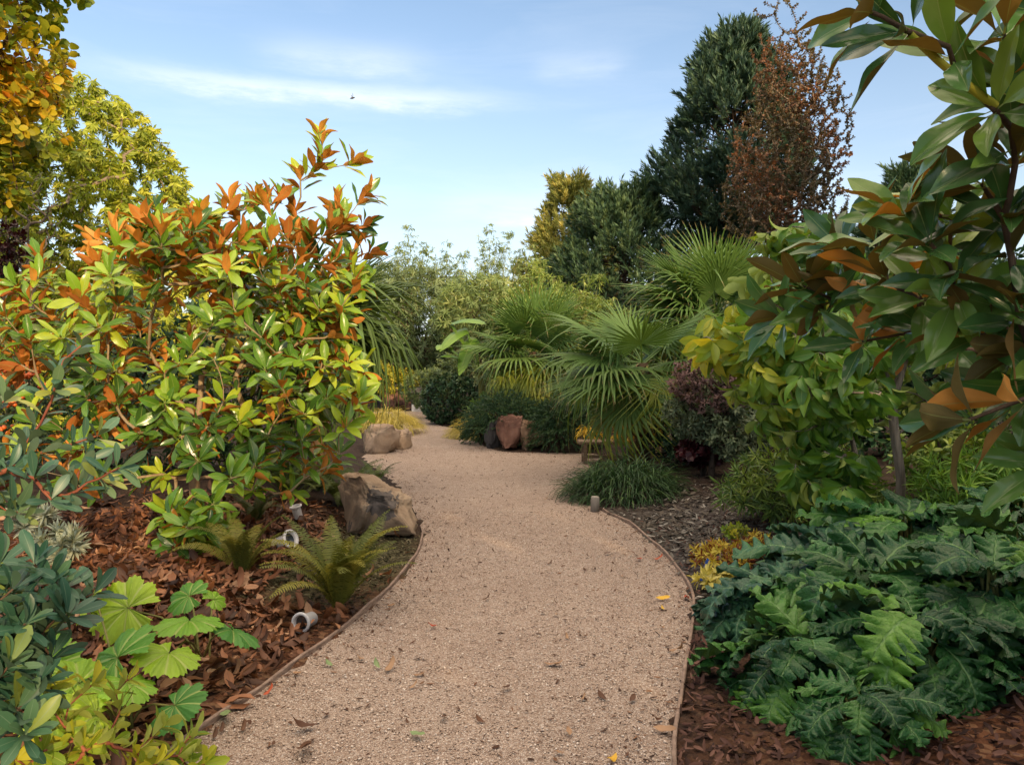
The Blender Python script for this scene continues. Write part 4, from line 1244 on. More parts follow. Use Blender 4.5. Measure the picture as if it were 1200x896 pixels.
# ================================================================== MIDDLE DISTANCE
# far retaining rocks
for lab, x, wd, ht, m, sd_ in (('reddish upright rock at the left end of the far rock row', 452, .55, .95, M_REDRK, 61), ('square red-brown rock second from left in the far rock row', 468, .78, .85, M_REDRK, 62), ('dark grey rock at the right end of the far rock row', 487, .95, .8, M_DKRK, 63)):
    p = G(x, 481.5); rock('rock', lab, [p[0], p[1] + .7, ht * .42], (wd, .8, ht), m, sd_, 14, .13, group='rocks lining the far end of the path')
p = G(512, 481.0); rock('rock', 'dark boulder mostly hidden behind the round deep green shrub', [p[0], p[1] + .7, .3], (1.1, .8, .8), M_DKRK, 64, 14, .13, group='rocks lining the far end of the path')
# retaining rocks by the middle palm
for lab, x, yb, wd, ht, m, sd_, rz in (('upright red-brown rock at the edge of the gravel under the palms', 598, 529, .42, .64, M_REDRK, 66, .2), ('dark grey slab leaning on the left of the upright red-brown rock', 577, 526, .30, .50, M_DKRK, 65, -.2), ('orange-tan rock on the right of the upright red-brown rock', 623, 529, .46, .55, M_TANRK, 67, 0)):
    p = G(x, yb); rock('rock', lab, [p[0], p[1] + .28, ht * .44], (wd, .5, ht), m, sd_, 12, .13, rotz=rz, group='rocks edging the palm bed', lo=.7)
p = G(758, 528, .1); rock('boulder', 'grey boulder beside the bench, behind the dark strap-leaved mound', [p[0], p[1] + .2, .34], (.85, .7, .62), M_DKRK, 68, 12, .13)

p = G(657, 530); cascade('trailing_rosemary', 'dense dark green trailing mound spilling over the bed edge right of the orange-tan rock', 'shrub', [p[0] + .05, p[1] + .45, .02], .62, .55, .84, 1500, .20, [B_DARK, L_CASC], 71, 'trailing mounds', down=.9)
p = G(570, 522); cascade('trailing_rosemary', 'small trailing dark mound left of the dark grey slab', 'shrub', [p[0] - .08, p[1] + .35, .02], .30, .3, .45, 420, .17, [B_DARK, L_CASC], 72, 'trailing mounds', down=.9)
p = G(612, 500, .5); cascade('trailing_rosemary', 'trailing green mound on top of the upright rocks, below the middle palm', 'shrub', [p[0] - .3, 14.2, .3], .75, .5, .62, 700, .19, [B_DARK, L_CASC], 73, 'trailing mounds', down=.6)
p = G(527, 500); b = np.array([p[0], p[1] + 1.0, .02])
shrub('round_shrub', 'round deep green shrub on the right of the far path bend', 'shrub', b, [(b + [0, 0, .55], (.82, .8, .72), 1.)], 420, [B_DARK, L_DEEP], lset(3, 81, L=1., W=.5, nl=3, nw=1), 10, (.4, 1.5), .085, .05, 2, .08, seed=81, r_tip=.005, shell=.75, jit=.3)
b = np.array([P(545, 470, 20)[0], 20., .1])
shrub('round_shrub', 'grey-green shrub behind and above the round deep green shrub', 'shrub', b, [(P(545, 445, 20), (1.0, .8, .75), 1.), (P(505, 455, 21.5), (.9, .8, .6), .6)], 420, [B_DARK, L_WILL], lset(3, 82, L=1., W=.4, nl=3, nw=1), 10, (.4, 1.5), .10, .1, 2, .08, seed=82, r_tip=.005, shell=.6, jit=.3)
b = np.array([P(462, 470, 25.5)[0], 25.8, .1])
shrub('golden_shrub', 'golden yellow-green shrub arching over the far rocks', 'shrub', b, [(P(460, 448, 25.6), (.95, .8, .55), 1.), (P(435, 440, 25.6), (.8, .8, .6), .6)], 330, [B_BROWN, L_GOLD], lset(3, 83, L=1., W=.3, nl=3, nw=1), 9, (.4, 1.6), .13, .25, 2, .1, seed=83, r_tip=.006, shell=.6, jit=.3)
b = np.array([P(480, 455, 27)[0], 27., .1])
shrub('plum_shrub', 'small dark plum shrub behind the golden shrub', 'shrub', b, [(P(472, 436, 26.6), (.6, .5, .45), 1.)], 130, [B_DARK, leaf_mat('plum leaf', [(0, (.03, .018, .03)), (1, (.08, .05, .075))], .5, .15)], lset(3, 84, L=1., W=.5, nl=3, nw=1), 8, (.4, 1.6), .11, .1, 2, .1, seed=84, r_tip=.006, shell=.5)
# willowy mass behind
BMT = lset(4, 85, L=1., W=.17, nl=3, nw=1, p=.6, q=.9, curl=.6, fold=.3)
for lab, ex, nt_, mt, s in (('large grey-green willowy bush at the far bend of the path', [e_px(500, 375, 27, 66, 68, 1.6, 1.), e_px(550, 390, 26, 40, 55, 1.4, .6), e_px(450, 365, 28, 42, 60, 1.4, .6)], 1400, L_WILL, 86),
                            ('fresh green bush between the willowy bush and the banana leaves', [e_px(560, 365, 23.5, 55, 45, 1.3, 1.), e_px(600, 385, 23, 40, 40, 1.2, .6)], 650, L_BAMB, 87)):
    b = ex[0][0].copy(); b[2] = 0.1
    shrub('willow_shrub', lab, 'shrub', b, ex, nt_, [B_BROWN, mt], BMT, 12, (.5, 1.9), .22, .3, 2, .15, seed=s, trunk_top=b + [0, 0, .6], r_tip=.006, shell=.55, jit=.3, seg=.3, sides=4)


def bamboo(label, base, tops, mats, seed, ll=.17, per=42, tpl=BMT, z0=.30, group='bamboo clumps'):
    rng = np.random.default_rng(seed); base = np.asarray(base, float)
    root = thing('bamboo', label, 'bamboo', base, group)
    gc = Geo(); T, M, RN = [], [], []
    for k, tp in enumerate(tops):
        a = rng.uniform(0, 6.28); q = base + np.array([math.cos(a), math.sin(a), 0]) * rng.uniform(.05, .45)
        tp = np.asarray(tp, float); n = 16; s = np.linspace(0, 1, n)[:, None]
        top_ = tp - np.array([0, 0, .0]); mid = np.array([q[0] * .45 + tp[0] * .55, q[1] * .5 + tp[1] * .5, q[2] + (tp[2] - q[2]) * .68])
        ln = (1 - s) ** 2 * q + 2 * (1 - s) * s * mid + s * s * top_
        dz = np.zeros_like(ln); dz[:, 2] = -.10 * (tp[2] - q[2]) * np.maximum(0, s[:, 0] - .82) ** 2 * 8
        ln = ln + dz
        tube(gc, ln, .017, .004, 5)
        for j in range(per):
            u = rng.uniform(z0, 1.); f = u * (n - 1); i = min(n - 2, int(f)); p = ln[i] + (ln[i + 1] - ln[i]) * (f - i)
            az_ = rng.uniform(0, 6.28); L = rng.uniform(.15, .62) * (1.15 - u * .85) * (tp[2] - q[2]) / 4.2
            d = nrm(np.array([math.cos(az_), math.sin(az_), rng.uniform(.1, .7)]))
            e = p + d * L; e[2] -= .25 * L
            tube(gc, [p, (p + e) / 2 + [0, 0, .06 * L], e], .004, .002, 3)
            kk = int(rng.integers(6, 12)); t_ = rng.uniform(.35, 1.05, kk)[:, None]
            pts = p + (e - p) * t_; pts[:, 2] += .06 * L
            dd = nrm(d[None] * .6 + rng.normal(0, .55, (kk, 3)) + [0, 0, -.55])
            T.append(pts); M.append(frames(dd, rng.normal(0, .5, (kk, 3)) + [0, 0, 1.]) * (ll * rng.uniform(.6, 1.2, kk))[:, None, None]); RN.append(np.clip(rng.uniform(0, 1) + rng.normal(0, .15, kk), 0, 1))
    build('culms', gc, mats[0], root)
    T = np.concatenate(T); M = np.concatenate(M); RN = np.concatenate(RN); g = Geo(); pk = rng.integers(0, len(tpl), len(T))
    for i, tp in enumerate(tpl): g.stamp(tp, M[pk == i], T[pk == i], RN[pk == i])
    build('foliage', g, mats[1], root)


def tops(lst, Yd, seed, nx=2, j=8):
    r = np.random.default_rng(seed); out = []
    for (x, y) in lst:
        out.append(P(x, y, Yd))
        for _ in range(nx): out.append(P(x + r.normal(0, j), y + abs(r.normal(0, 22)) + 6, Yd + r.normal(0, .4)))
    return out


B_CULM = bark_mat('bamboo culm', (.16, .18, .06), (.30, .30, .12), 8.)
b = P(480, 470, 29); b[2] = .1; bamboo('grey-green bamboo clump on the left of the far skyline, tallest stems above the path bend', b, tops([(478, 258), (455, 305), (500, 280), (468, 288), (490, 298), (445, 312)], 29, 1), [B_CULM, L_BAMB], 91, .17, 75, z0=.2)
b = P(525, 470, 30); b[2] = .1; bamboo('grey-green bamboo clump in the middle of the far skyline, slightly lower than its neighbours', b, tops([(524, 276), (545, 290), (512, 295), (535, 306)], 30, 2), [B_CULM, L_BAMB], 92, .17, 75, z0=.2)
b = P(578, 470, 29); b[2] = .1; bamboo('tall bamboo clump on the right of the far skyline beside the golden pine', b, tops([(570, 258), (598, 268), (585, 284), (560, 298), (610, 288)], 29, 3), [B_CULM, L_BAMB], 93, .17, 75, z0=.2)
b = P(640, 470, 19); b[2] = .1; bamboo('feathery light green bamboo in front of the green pine', b, tops([(632, 292), (650, 318), (615, 318), (668, 330), (690, 318), (600, 335), (640, 345)], 19, 4, 3, 10), [B_CULM, L_BAMBL], 94, .15, 60)
b = P(690, 470, 20); b[2] = .1; bamboo('arching light green bamboo right of the feathery one, above the big front palm', b, tops([(705, 318), (720, 345), (690, 350), (735, 360)], 20, 5, 3, 10), [B_CULM, L_BAMBL], 95, .15, 55)

# palms
b = P(625, 500, 15.6); b[2] = .25
fan_palm('middle fan palm beyond the upright rocks, with yellowing lower fronds', b, P(622, 412, 15.6)[2], 30, .98, .66, M_PMAT, 5, 'fan palms right of the path', (1.35, -.75), 36, old=.3, skirt=3,
         explicit=[(-1.7, -.55, 0, 3, 1.), (-2.2, -.6, 0, 3, .95), (-1.2, -.7, 0, 3, .95), (-.9, -.2, 0, 2, 1.)])
b = P(752, 520, 10.6); b[2] = gz(b[0], b[1])
fan_palm('big front fan palm whose fronds hang over the bench', b, P(748, 425, 10.6)[2], 12, .86, .55, M_PMAT, 6, 'fan palms right of the path', (.9, -.5), 40, old=.15, skirt=3,
         explicit=[(PI + .15, .55, .2, 1, 1.15), (PI + .75, -.25, .1, 0, 1.2), (PI + .35, .1, .2, 1, 1.15), (PI + 1.0, -.75, 0, 2, 1.1), (PI + .55, -.85, 0, 3, 1.25), (-.95, -.55, 0, 3, .8), (1.9, .8, 0, 0, 1.), (PI + .25, -.25, .3, 1, 1.1)])
b = P(838, 500, 12.); b[2] = gz(b[0], b[1])
fan_palm('tall fan palm with upright fronds behind the big front palm', b, P(832, 372, 12.)[2], 26, .90, .66, M_PMAT, 8, 'fan palms right of the path', (1.35, -.35), 38, old=.0, skirt=2,
         explicit=[(PI + .1, .75, 0, 0, 1.1), (PI + .2, .4, 0, 1, 1.15), (.1, .75, 0, 0, 1.15), (.0, .5, 0, 0, 1.1), (-1.6, .9, 0, 0, 1.), (PI + .6, .1, 0, 1, 1.1)])
# banana
b = P(566, 490, 16.5); b[2] = .2
ban = thing('banana_plant', 'banana plant with broad bright green leaves left of the middle palm', 'banana plant', b)
g = Geo(); cr = P(562, 432, 16.5); tube(g, [b + [0, 0, -.05], (b + cr) / 2 + [.02, 0, 0], cr], .10, .05, 10); build('stem', g, B_GREEN, ban)
for (x, y, x2, y2, wd) in ((548, 385, 515, 412, .42), (530, 378, 570, 380, .5), (528, 408, 512, 410, .36), (590, 400, 615, 420, .4), (556, 395, 538, 440, .4), (545, 425, 516, 418, .36)):
    m = P(x, y, 16.4); e = P(x2, y2, 16.0)
    pts = [cr + (m - cr) * s for s in (0, .33, .66)] + [m + (e - m) * s + np.array([0, 0, .10 * math.sin(s * PI)]) for s in np.linspace(0, 1, 7)]
    pts = np.array(pts); tan = nrm(np.gradient(pts, axis=0)); sdv = nrm(np.cross(tan, [0, -.25, 1.]))
    k = len(pts); wv = wd * .5 * np.array([.06, .1, .45, .9, 1, 1, .95, .8, .55, .06])
    up_ = np.cross(sdv, tan)
    V = np.concatenate([pts - sdv * wv[:, None] - up_ * .18 * wv[:, None], pts, pts + sdv * wv[:, None] - up_ * .18 * wv[:, None]])
    F = [(a * k + i, a * k + i + 1, (a + 1) * k + i + 1, (a + 1) * k + i) for a in range(2) for i in range(k - 1)]
    A = np.zeros((3 * k, 4)); A[:, 0] = random.Random(x).random(); A[:, 1] = np.tile(np.linspace(0, 1, k), 3); A[:, 2] = np.repeat([1, 0, 1], k); A[:, 3] = 1
    g = Geo(); g.add(V, np.array(F), A); build('leaf', g, L_BANANA, ban)


# conifers
def conifer(name, label, base, ztop, zbot, prof, n, nt_, L, mats, seed, group=None, nl=.5, expo=.5, upk=.8, open_=.55, gap=0., trunk_r=.16, nw=.07, cat='pine tree', clump=1.):
    """prof(t) -> radius at relative height t (0 bottom, 1 top of the crown)"""
    rng = np.random.default_rng(seed); base = np.asarray(base, float)
    root = thing(name, label, cat, base, group)
    T, D = [], []
    g = Geo(); top = base.copy(); top[2] = ztop
    tube(g, [base + [0, 0, -.1], base * .5 + top * .5 + [.05, 0, 0], top], trunk_r, .02, 8)
    for i in range(n):
        t = 1 - (1 - rng.uniform(0, 1)) ** .8; t = rng.uniform(0, 1) ** 1.05
        r = prof(t) ; az_ = i * 2.39996 + rng.normal(0, .3)
        q = base.copy(); q[2] = zbot + (ztop - zbot) * t - .30 * r
        lumps = 1 + .16 * math.sin(az_ * 3 + t * 9 + seed) + .10 * math.sin(az_ * 7 - t * 17)
        e = q + np.array([math.cos(az_) * r * lumps, math.sin(az_) * r * lumps, .30 * r + rng.normal(0, .15)])
        mid = (q + e) / 2 - [0, 0, .08 * r]
        tube(g, [q, mid, e], .022 + .012 * r, .008, 4)
        k = nt_
        rc = (.24 + .13 * r) * clump * rng.uniform(.75, 1.25)
        out = nrm(np.array([math.cos(az_), math.sin(az_), .25]))
        dr = nrm(rng.normal(0, 1, (k, 3)) + out * .9 + [0, 0, .35])
        pts = e - out * rc * .7 + dr * rc * rng.uniform(.45, 1., k)[:, None] * [1.1, 1.1, .9]
        d = nrm(dr * .8 + out * .25 + np.array([0, 0, upk]) + rng.normal(0, .18, (k, 3)))
        T.append(pts); D.append(d)
    build('trunk', g, mats[0], root)
    T = np.concatenate(T); D = np.concatenate(D)
    g = Geo(); pk = rng.integers(0, 3, len(T)); rn = np.clip(rng.uniform(0, 1, len(T)), 0, 1)
    M = frames(D, rng.normal(0, 1, (len(T), 3))) * (L * rng.uniform(.6, 1.2, len(T)))[:, None, None]
    for i in range(3):
        g.stamp(needle_tpl(26, nl, nw, open_, seed * 3 + i, tipk=.5), M[pk == i], T[pk == i], rn[pk == i])
    build('crown', g, mats[1], root)
    return root


rp = lambda a, b_: (lambda t: a * max(0.04, 1 - t) ** b_ * (1 if t > .12 else .75 + t * 2))
b = P(668, 470, 38); b[2] = 0
conifer('pine_tree', 'golden sunlit pine in the centre of the skyline, left of the green pine', b, P(672, 222, 38)[2], .6, rp(3.3, .50), 200, 19, .62, [B_BROWN, L_PINEY], 101, 'pines on the skyline', trunk_r=.2, nl=.40, nw=.075, open_=.75)
b = P(730, 470, 31); b[2] = 0
conifer('pine_tree', 'dense green pine between the golden pine and the tall dark pine', b, P(735, 232, 31)[2], .5, rp(4.3, .52), 260, 20, .58, [B_BROWN, L_PINE], 102, 'pines on the skyline', trunk_r=.2, nl=.40, nw=.075, open_=.75)
b = P(858, 470, 30); b[2] = 0


def bigp(t): return 2.75 * (min(1, (t + .03) / .36)) ** .8 * max(.02, 1 - max(0, t - .30) / .72) ** .62


conifer('pine_tree', 'tall dark blue-green pine beside the bronze-leaved tree', b, P(868, 48, 30)[2], P(840, 300, 30)[2], bigp, 230, 20, .62, [B_BROWN, L_PINED], 103, 'pines on the skyline', trunk_r=.25, nl=.40, nw=.075, open_=.75)
# bronze columnar tree
b = P(925, 470, 24); b[2] = 0
BRT = lset(3, 104, L=1., W=.72, nl=3, nw=1, curl=.3)
ells = [e_px(915, 190, 24, 60, 95, 1.5, 1.), e_px(925, 95, 24, 42, 62, 1.1, .5), e_px(960, 160, 24, 38, 90, 1.1, .45), e_px(885, 235, 24, 42, 60, 1.1, .4), e_px(950, 250, 24, 48, 50, 1.2, .4)]
ex = [P(x, y, 24 + dy) for x, y, dy in ((885, 12, .1), (897, 4, -.2), (908, 16, 0), (918, -2, .2), (928, 10, -.1), (938, 22, 0), (950, 34, .2), (890, 40, -.2), (962, 60, 0), (985, 110, .1), (992, 150, -.1), (975, 84, 0), (902, -8, .3), (912, 2, -.3), (924, 0, .4), (934, 6, -.2), (880, 60, .2), (944, 16, .1), (956, 40, -.3), (893, 20, .4))]
bt = shrub('bronze_tree', 'bronze and rust leaved tree with bare top twigs, right of the tall dark pine', 'tree', b, ells, 1900, [B_TWIG, L_BRONZE], BRT, 7, (.4, 1.8), .085, .1, 12, .07, seed=104, trunk_top=b + [0, 0, 3.2],
           r_tip=.006, expo=.34, rmax=.07, up=1.6, seg=.5, shell=.35, stem='trunk', leafy='crown', sides=4, jit=.4, extra=ex, edir=np.array([[0, 0, 2.]] * len(ex)), tint=lambda p, r: np.clip(.5 + .28 * math.sin(p[2] * 1.5 + p[0] * 2.1) + r.normal(0, .2), 0, 1))
# a conifer and hedge behind the right-hand magnolia
b = P(1060, 470, 18); b[2] = .1
conifer('fir_tree', 'green conifer partly hidden behind the right magnolia, right of the bronze tree', b, P(1075, 212, 18)[2], .6, rp(2.3, .8), 170, 22, .38, [B_BROWN, L_PINE], 105, None, trunk_r=.16, nl=.5, nw=.06, upk=.2, cat='conifer')
# ================================================================== RIGHT SIDE
# drooping yellow-green tree with a slim furrowed trunk
DGT = lset(5, 111, L=1., W=.42, nl=8, nw=2, p=.8, q=1.15, curl=1.3, fold=.35, wave=.02, stalk=.14)
tb_ = GB(1054, 608)
YD = tb_[1]
tr_ = [tb_ + [0, 0, -.06], P(1056, 560, YD), P(1049, 510, YD), P(1046, 480, YD), P(1050, 455, YD), P(1062, 420, YD + .05)]
ells = [e_px(880, 390, YD - .3, 58, 48, .5, .9), e_px(935, 275, YD - .1, 34, 28, .35, .42), e_px(955, 440, YD - .5, 95, 80, .6, 2.0), e_px(975, 545, YD - .7, 55, 55, .4, .8), e_px(1040, 350, YD, 120, 80, .7, 1.6),
        e_px(1090, 420, YD + .3, 90, 80, .6, 1.0), e_px(920, 340, YD - .2, 60, 45, .5, .6)]


def dog_tint(p, r):
    x = 600 + p[0] / p[1] * FPX
    return np.clip(.80 - (x - 830) / 240. + r.normal(0, .14), .05, 1)


shrub('drooping_tree', 'slim tree with a grey furrowed trunk and drooping leaves turning yellow, above the acanthus', 'tree', tb_, ells, 280, [B_GREY, L_DOG], DGT, 8, (.7, 1.7), .19, 1.0, 1, .09, seed=111, trunk_top=[np.array(p) for p in tr_],
      r_tip=.0042, expo=.40, up=.1, seg=.16, shell=.35, stem='trunk', leafy='crown', tint=dog_tint, jit=.25)

# near magnolia reaching in from the right
NMT = lset(9, 121, L=1., W=.37, nl=14, nw=3, p=1.0, q=.95, curl=.5, fold=.38, wave=.035, stalk=.12)
nb = np.array([2.75, 2.5, gz(2.75, 2.5)])
X = lambda x, y, Yd: P(x, y, Yd)
near = [  # px, py, depth, axis
    (1062, 36, 1.72, (-1., -.15, .1)), (1020, 14, 1.75, (-1., 0, .3)), (1176, 40, 1.8, (.1, .0, 1.)), (1195, 105, 1.9, (-.2, -.2, .9)), (1165, 128, 1.8, (-.75, -.3, .25)), (1210, -30, 1.9, (0, 0, 1)),
    (1150, 215, 2.0, (-.1, .9, .8)), (1090, 285, 2.0, (-.2, -.3, .9)), (1060, 250, 2.1, (-.5, 0, .8)), (1190, 190, 1.9, (.1, -.3, .9)), (1185, 300, 2.0, (-.3, -.5, .6)),
    (985, 290, 2.7, (-.7, -.2, .5)), (940, 335, 2.8, (-.1, .9, .9)), (918, 372, 2.85, (-.9, -.1, .25)), (970, 365, 2.8, (-.3, -.4, .8)), (1010, 400, 2.6, (-.5, -.4, .5)), (1040, 330, 2.5, (-.3, -.3, .8)),
    (1085, 350, 2.3, (-.3, -.5, .6)), (1120, 345, 2.1, (-.1, -.7, .1)), (1150, 390, 2.1, (-.2, -.6, .4)), (1000, 335, 2.75, (-.5, -.2, .8)), (1085, 385, 2.5, (-.5, -.3, .5)), (1195, 370, 2.0, (0, -.6, .5)),
    (1135, 492, 1.95, (-.8, 1.1, .15)), (1192, 470, 1.9, (-.25, 1.2, .5)), (1225, 545, 2.05, (-.5, -.2, .5)), (1230, 430, 2.0, (0, -.3, 1)), (1205, 440, 2.1, (-.3, -.5, .6)), (1115, 255, 2.2, (-.4, -.2, .8)), (1025, 285, 2.5, (-.5, -.2, .7))]
ex = [X(a, b_, c) for a, b_, c, _ in near]
el2 = [((3.0, 2.6, 1.9), (.9, 1.0, 1.1), 1.), ((2.7, 2.2, 2.9), (.8, .8, .7), .8)]
nm = shrub('magnolia', 'large-leaved magnolia reaching in close to the camera from the right edge, with brown leaf undersides', 'tree', nb, el2, 80, [B_BROWN, L_MAGN], NMT, 8, (.5, 1.35), .19, .05, 1, .13, seed=121, face=lambda p: (-.05, -.05, 0) if p[2] > 1.8 else (-.1, -.3, 0),
      trunk_top=[nb + [0, 0, -.08], nb + [-.06, -.02, .5], nb + [-.16, -.06, 1.1], nb + [-.22, -.1, 1.7], nb + [-.3, -.15, 2.3]], r_tip=.0048, expo=.36, extra=ex, edir=np.array([d for *_, d in near]) * 1.2, up=.5, seg=.14, stem='trunk', leafy='foliage', jit=.16, sides=8, svar=.2, rmax=.035)

g = Geo(); a0, a1 = P(1166, 124, 1.8), P(1066, 40, 1.72)
tube(g, [a0, a0 * .66 + a1 * .34 + [0, 0, -.006], a0 * .33 + a1 * .67 + [0, 0, -.006], a1], .0105, .008, 10)
build('young_shoot', g, bark_mat('yellow green young shoot', (.28, .28, .03), (.42, .38, .05), 12., (1, 1, 1), .4, .1), nm)


# acanthus mass
def acan_leaf(L, W, seed, curl=.7, nl=44, nw=4, lobes=7):
    rng = random.Random(seed)
    t = np.linspace(0, 1, nl + 1)
    env = np.clip(np.sin(PI * np.clip(t * .90 + .06, 0, 1)) ** .7 * (1 - .12 * t), .03, 1)
    phs = rng.uniform(0, .5); wb = rng.uniform(0, 6)
    tw = t + .022 * np.sin(t * 11 + wb) + .10 * (t - t * t)      # lobes unevenly spaced, larger towards the tip
    def half(off):
        ph = (tw * lobes + phs + off) % 1
        lob = np.where(ph < .84, np.sin(np.clip(ph / .84, 0, 1) * PI) ** .5, 0.0)
        tooth = .78 + .22 * np.abs(np.sin(tw * lobes * PI * 3 + phs + off)) ** .8
        big = 1 + .16 * np.sin(np.floor(tw * lobes + phs + off) * 2.4 + wb)
        deep = .74 * (1 - .40 * t)
        w = W / 2 * env * ((1 - deep) + deep * lob) * tooth * big
        w[t < .10] *= np.linspace(.2, 1, (t < .10).sum())
        w[-1] *= .2
        return w
    wl, wr = half(0), half(.38)
    a = -.35 + curl * t ** 1.25 * 1.7
    dy, dz = np.cos(a), -np.sin(a)
    y = np.concatenate([[0], np.cumsum((dy[1:] + dy[:-1]) / 2)]) / nl * L
    z = np.concatenate([[0], np.cumsum((dz[1:] + dz[:-1]) / 2)]) / nl * L
    s = np.linspace(-1, 1, 2 * nw + 1); S, Tt = np.meshgrid(s, t)
    wv = np.where(S < 0, wl[:, None], wr[:, None])
    aw = np.abs(S) * wv
    fw = .55 * aw * (1 - .3 * Tt)                       # lobes sweep forward
    rip = .055 * L * np.sin(Tt * lobes * 2 * PI + phs * 6 + (S > 0) * 2.4) * np.abs(S) ** 1.3 + .03 * L * np.sin(Tt * 7 + seed + S * 2) * np.abs(S) + .018 * L * np.sin(Tt * 61 + S * 5)* np.abs(S)
    lift = aw * .22 - .35 * aw * np.abs(S) + rip
    ny, nz = np.sin(a)[:, None], np.cos(a)[:, None]
    ty, tz = np.cos(a)[:, None], -np.sin(a)[:, None]
    V = np.stack([S * wv, y[:, None] + ny * lift + ty * fw, z[:, None] + nz * lift + tz * fw], -1).reshape(-1, 3)
    lv = np.minimum(1, np.abs(S) + .0)
    pv = np.abs(((tw[:, None] * lobes + phs + np.where(S < 0, 0, .38) + .6) % 1) - .5)                        # lateral vein on each lobe
    ac = np.minimum(lv * 1.0, .02 + pv * .55 + lv * .05)
    tb = np.stack([Tt, ac], -1).reshape(-1, 2)
    n = len(s); F = [(i * n + j, i * n + j + 1, (i + 1) * n + j + 1, (i + 1) * n + j) for i in range(nl) for j in range(n - 1)]
    return V, np.array(F), tb


ACT = [acan_leaf(1., .74, 130 + i, .35 + .11 * i, 48, 4, (5, 6, 5, 7, 6, 5, 6, 7)[i]) for i in range(8)]


def acanthus(label, base, n, L, h, mat, seed, rx=.32):
    rng = np.random.default_rng(seed); base = np.asarray(base, float)
    root = thing('acanthus', label, 'plant', base, 'acanthus clumps')
    g = Geo(); gp = Geo(); T, D, N, RN, SC = [], [], [], [], []
    for i in range(n):
        u = (i + .5) / n; az_ = i * 2.39996 + rng.normal(0, .25)
        out = np.array([math.cos(az_), math.sin(az_), 0])
        phi = .15 + 1.45 * u ** .75 + rng.normal(0, .08)
        rh = np.array([rx, rx, h]); k = rng.uniform(.62, .86)
        p = base + (out * math.sin(max(0, phi - .3)) + np.array([0, 0, math.cos(phi - .3)])) * rh * k
        rad = out * math.sin(phi) + np.array([0, 0, math.cos(phi)]); tan = out * math.cos(phi) - np.array([0, 0, math.sin(phi)])
        T.append(p); D.append(tan + rad * rng.uniform(.3, .95) + rng.normal(0, .12, 3)); N.append(rad + rng.normal(0, .2, 3)); RN.append(rng.uniform(0, 1) ** 1.3); SC.append(L * rng.uniform(.75, 1.15))
        q = base + out * .05
        tube(gp, [q + [0, 0, -.03], q * .4 + p * .6 + [0, 0, .03], p + nrm(D[-1]) * .01], .008, .006, 5)
    T, D, N = np.array(T), np.array(D), np.array(N)
    M = frames(D, N) * np.array(SC)[:, None, None]; pk = rng.integers(0, len(ACT), n); RN = np.array(RN)
    for i, tp in enumerate(ACT): g.stamp(tp, M[pk == i], T[pk == i], RN[pk == i])
    build('foliage', g, mat, root); build('stem', gp, B_GREEN, root)


for lab, x, y, n, L, h, mt, s, rx in (
        ('acanthus clump with bluish leaves nearest the path edge, beside the yellow and rust plant', 1.48, 4.35, 52, .35, .36, L_ACANB, 1, .36),
        ('acanthus clump in the front left of the mass, closest to the camera beside the edging', 1.36, 3.48, 50, .35, .32, L_ACAN, 2, .36),
        ('acanthus clump in the middle of the mass with large pale-veined leaves', 1.88, 3.95, 52, .45, .48, L_ACAN, 3, .46),
        ('acanthus clump at the back of the mass beneath the slim grey trunk', 2.55, 4.95, 50, .46, .46, L_ACAN, 4, .50),
        ('acanthus clump at the right edge of the picture above the bark mulch', 2.70, 4.05, 52, .46, .54, L_ACAN, 5, .50),
        ('acanthus clump between the bluish clump and the slim grey trunk', 1.95, 4.75, 46, .42, .42, L_ACANB, 6, .42),
        ('acanthus clump farthest right, below the feathery shrub', 3.25, 4.85, 44, .45, .50, L_ACAN, 8, .46),
        ('acanthus clump in the front centre, just behind the small bright one', 1.78, 3.36, 44, .36, .40, L_ACAN, 9, .34),
        ('acanthus clump low in front of the right edge clump', 2.28, 3.62, 44, .38, .46, L_ACAN, 10, .36),
        ('small bright acanthus at the front beside the yellow marker', 1.38, 3.0, 26, .28, .22, L_ACAN, 7, .22)):
    acanthus(lab, [x, y, gz(x, y)], int(n * 1.3), L * .95, h, mt, s, rx)

# feathery bright shrub at the right edge
FTT = lset(3, 141, L=1., W=.13, nl=3, nw=1, p=.5, q=.9, curl=.5)
b = np.array([3.75, 6.0, gz(3.75, 6.0)])
shrub('feathery_shrub', 'feathery bright green shrub at the right edge behind the acanthus', 'shrub', b, [e_px(1150, 580, 5.9, 75, 52, .5, 1.), e_px(1230, 560, 5.9, 70, 70, .5, .7)], 190, [B_GREEN, L_FEATH], FTT, 13, (.4, 1.6), .13, .1, 3, .05, seed=141, r_tip=.004, shell=.35, up=.5)
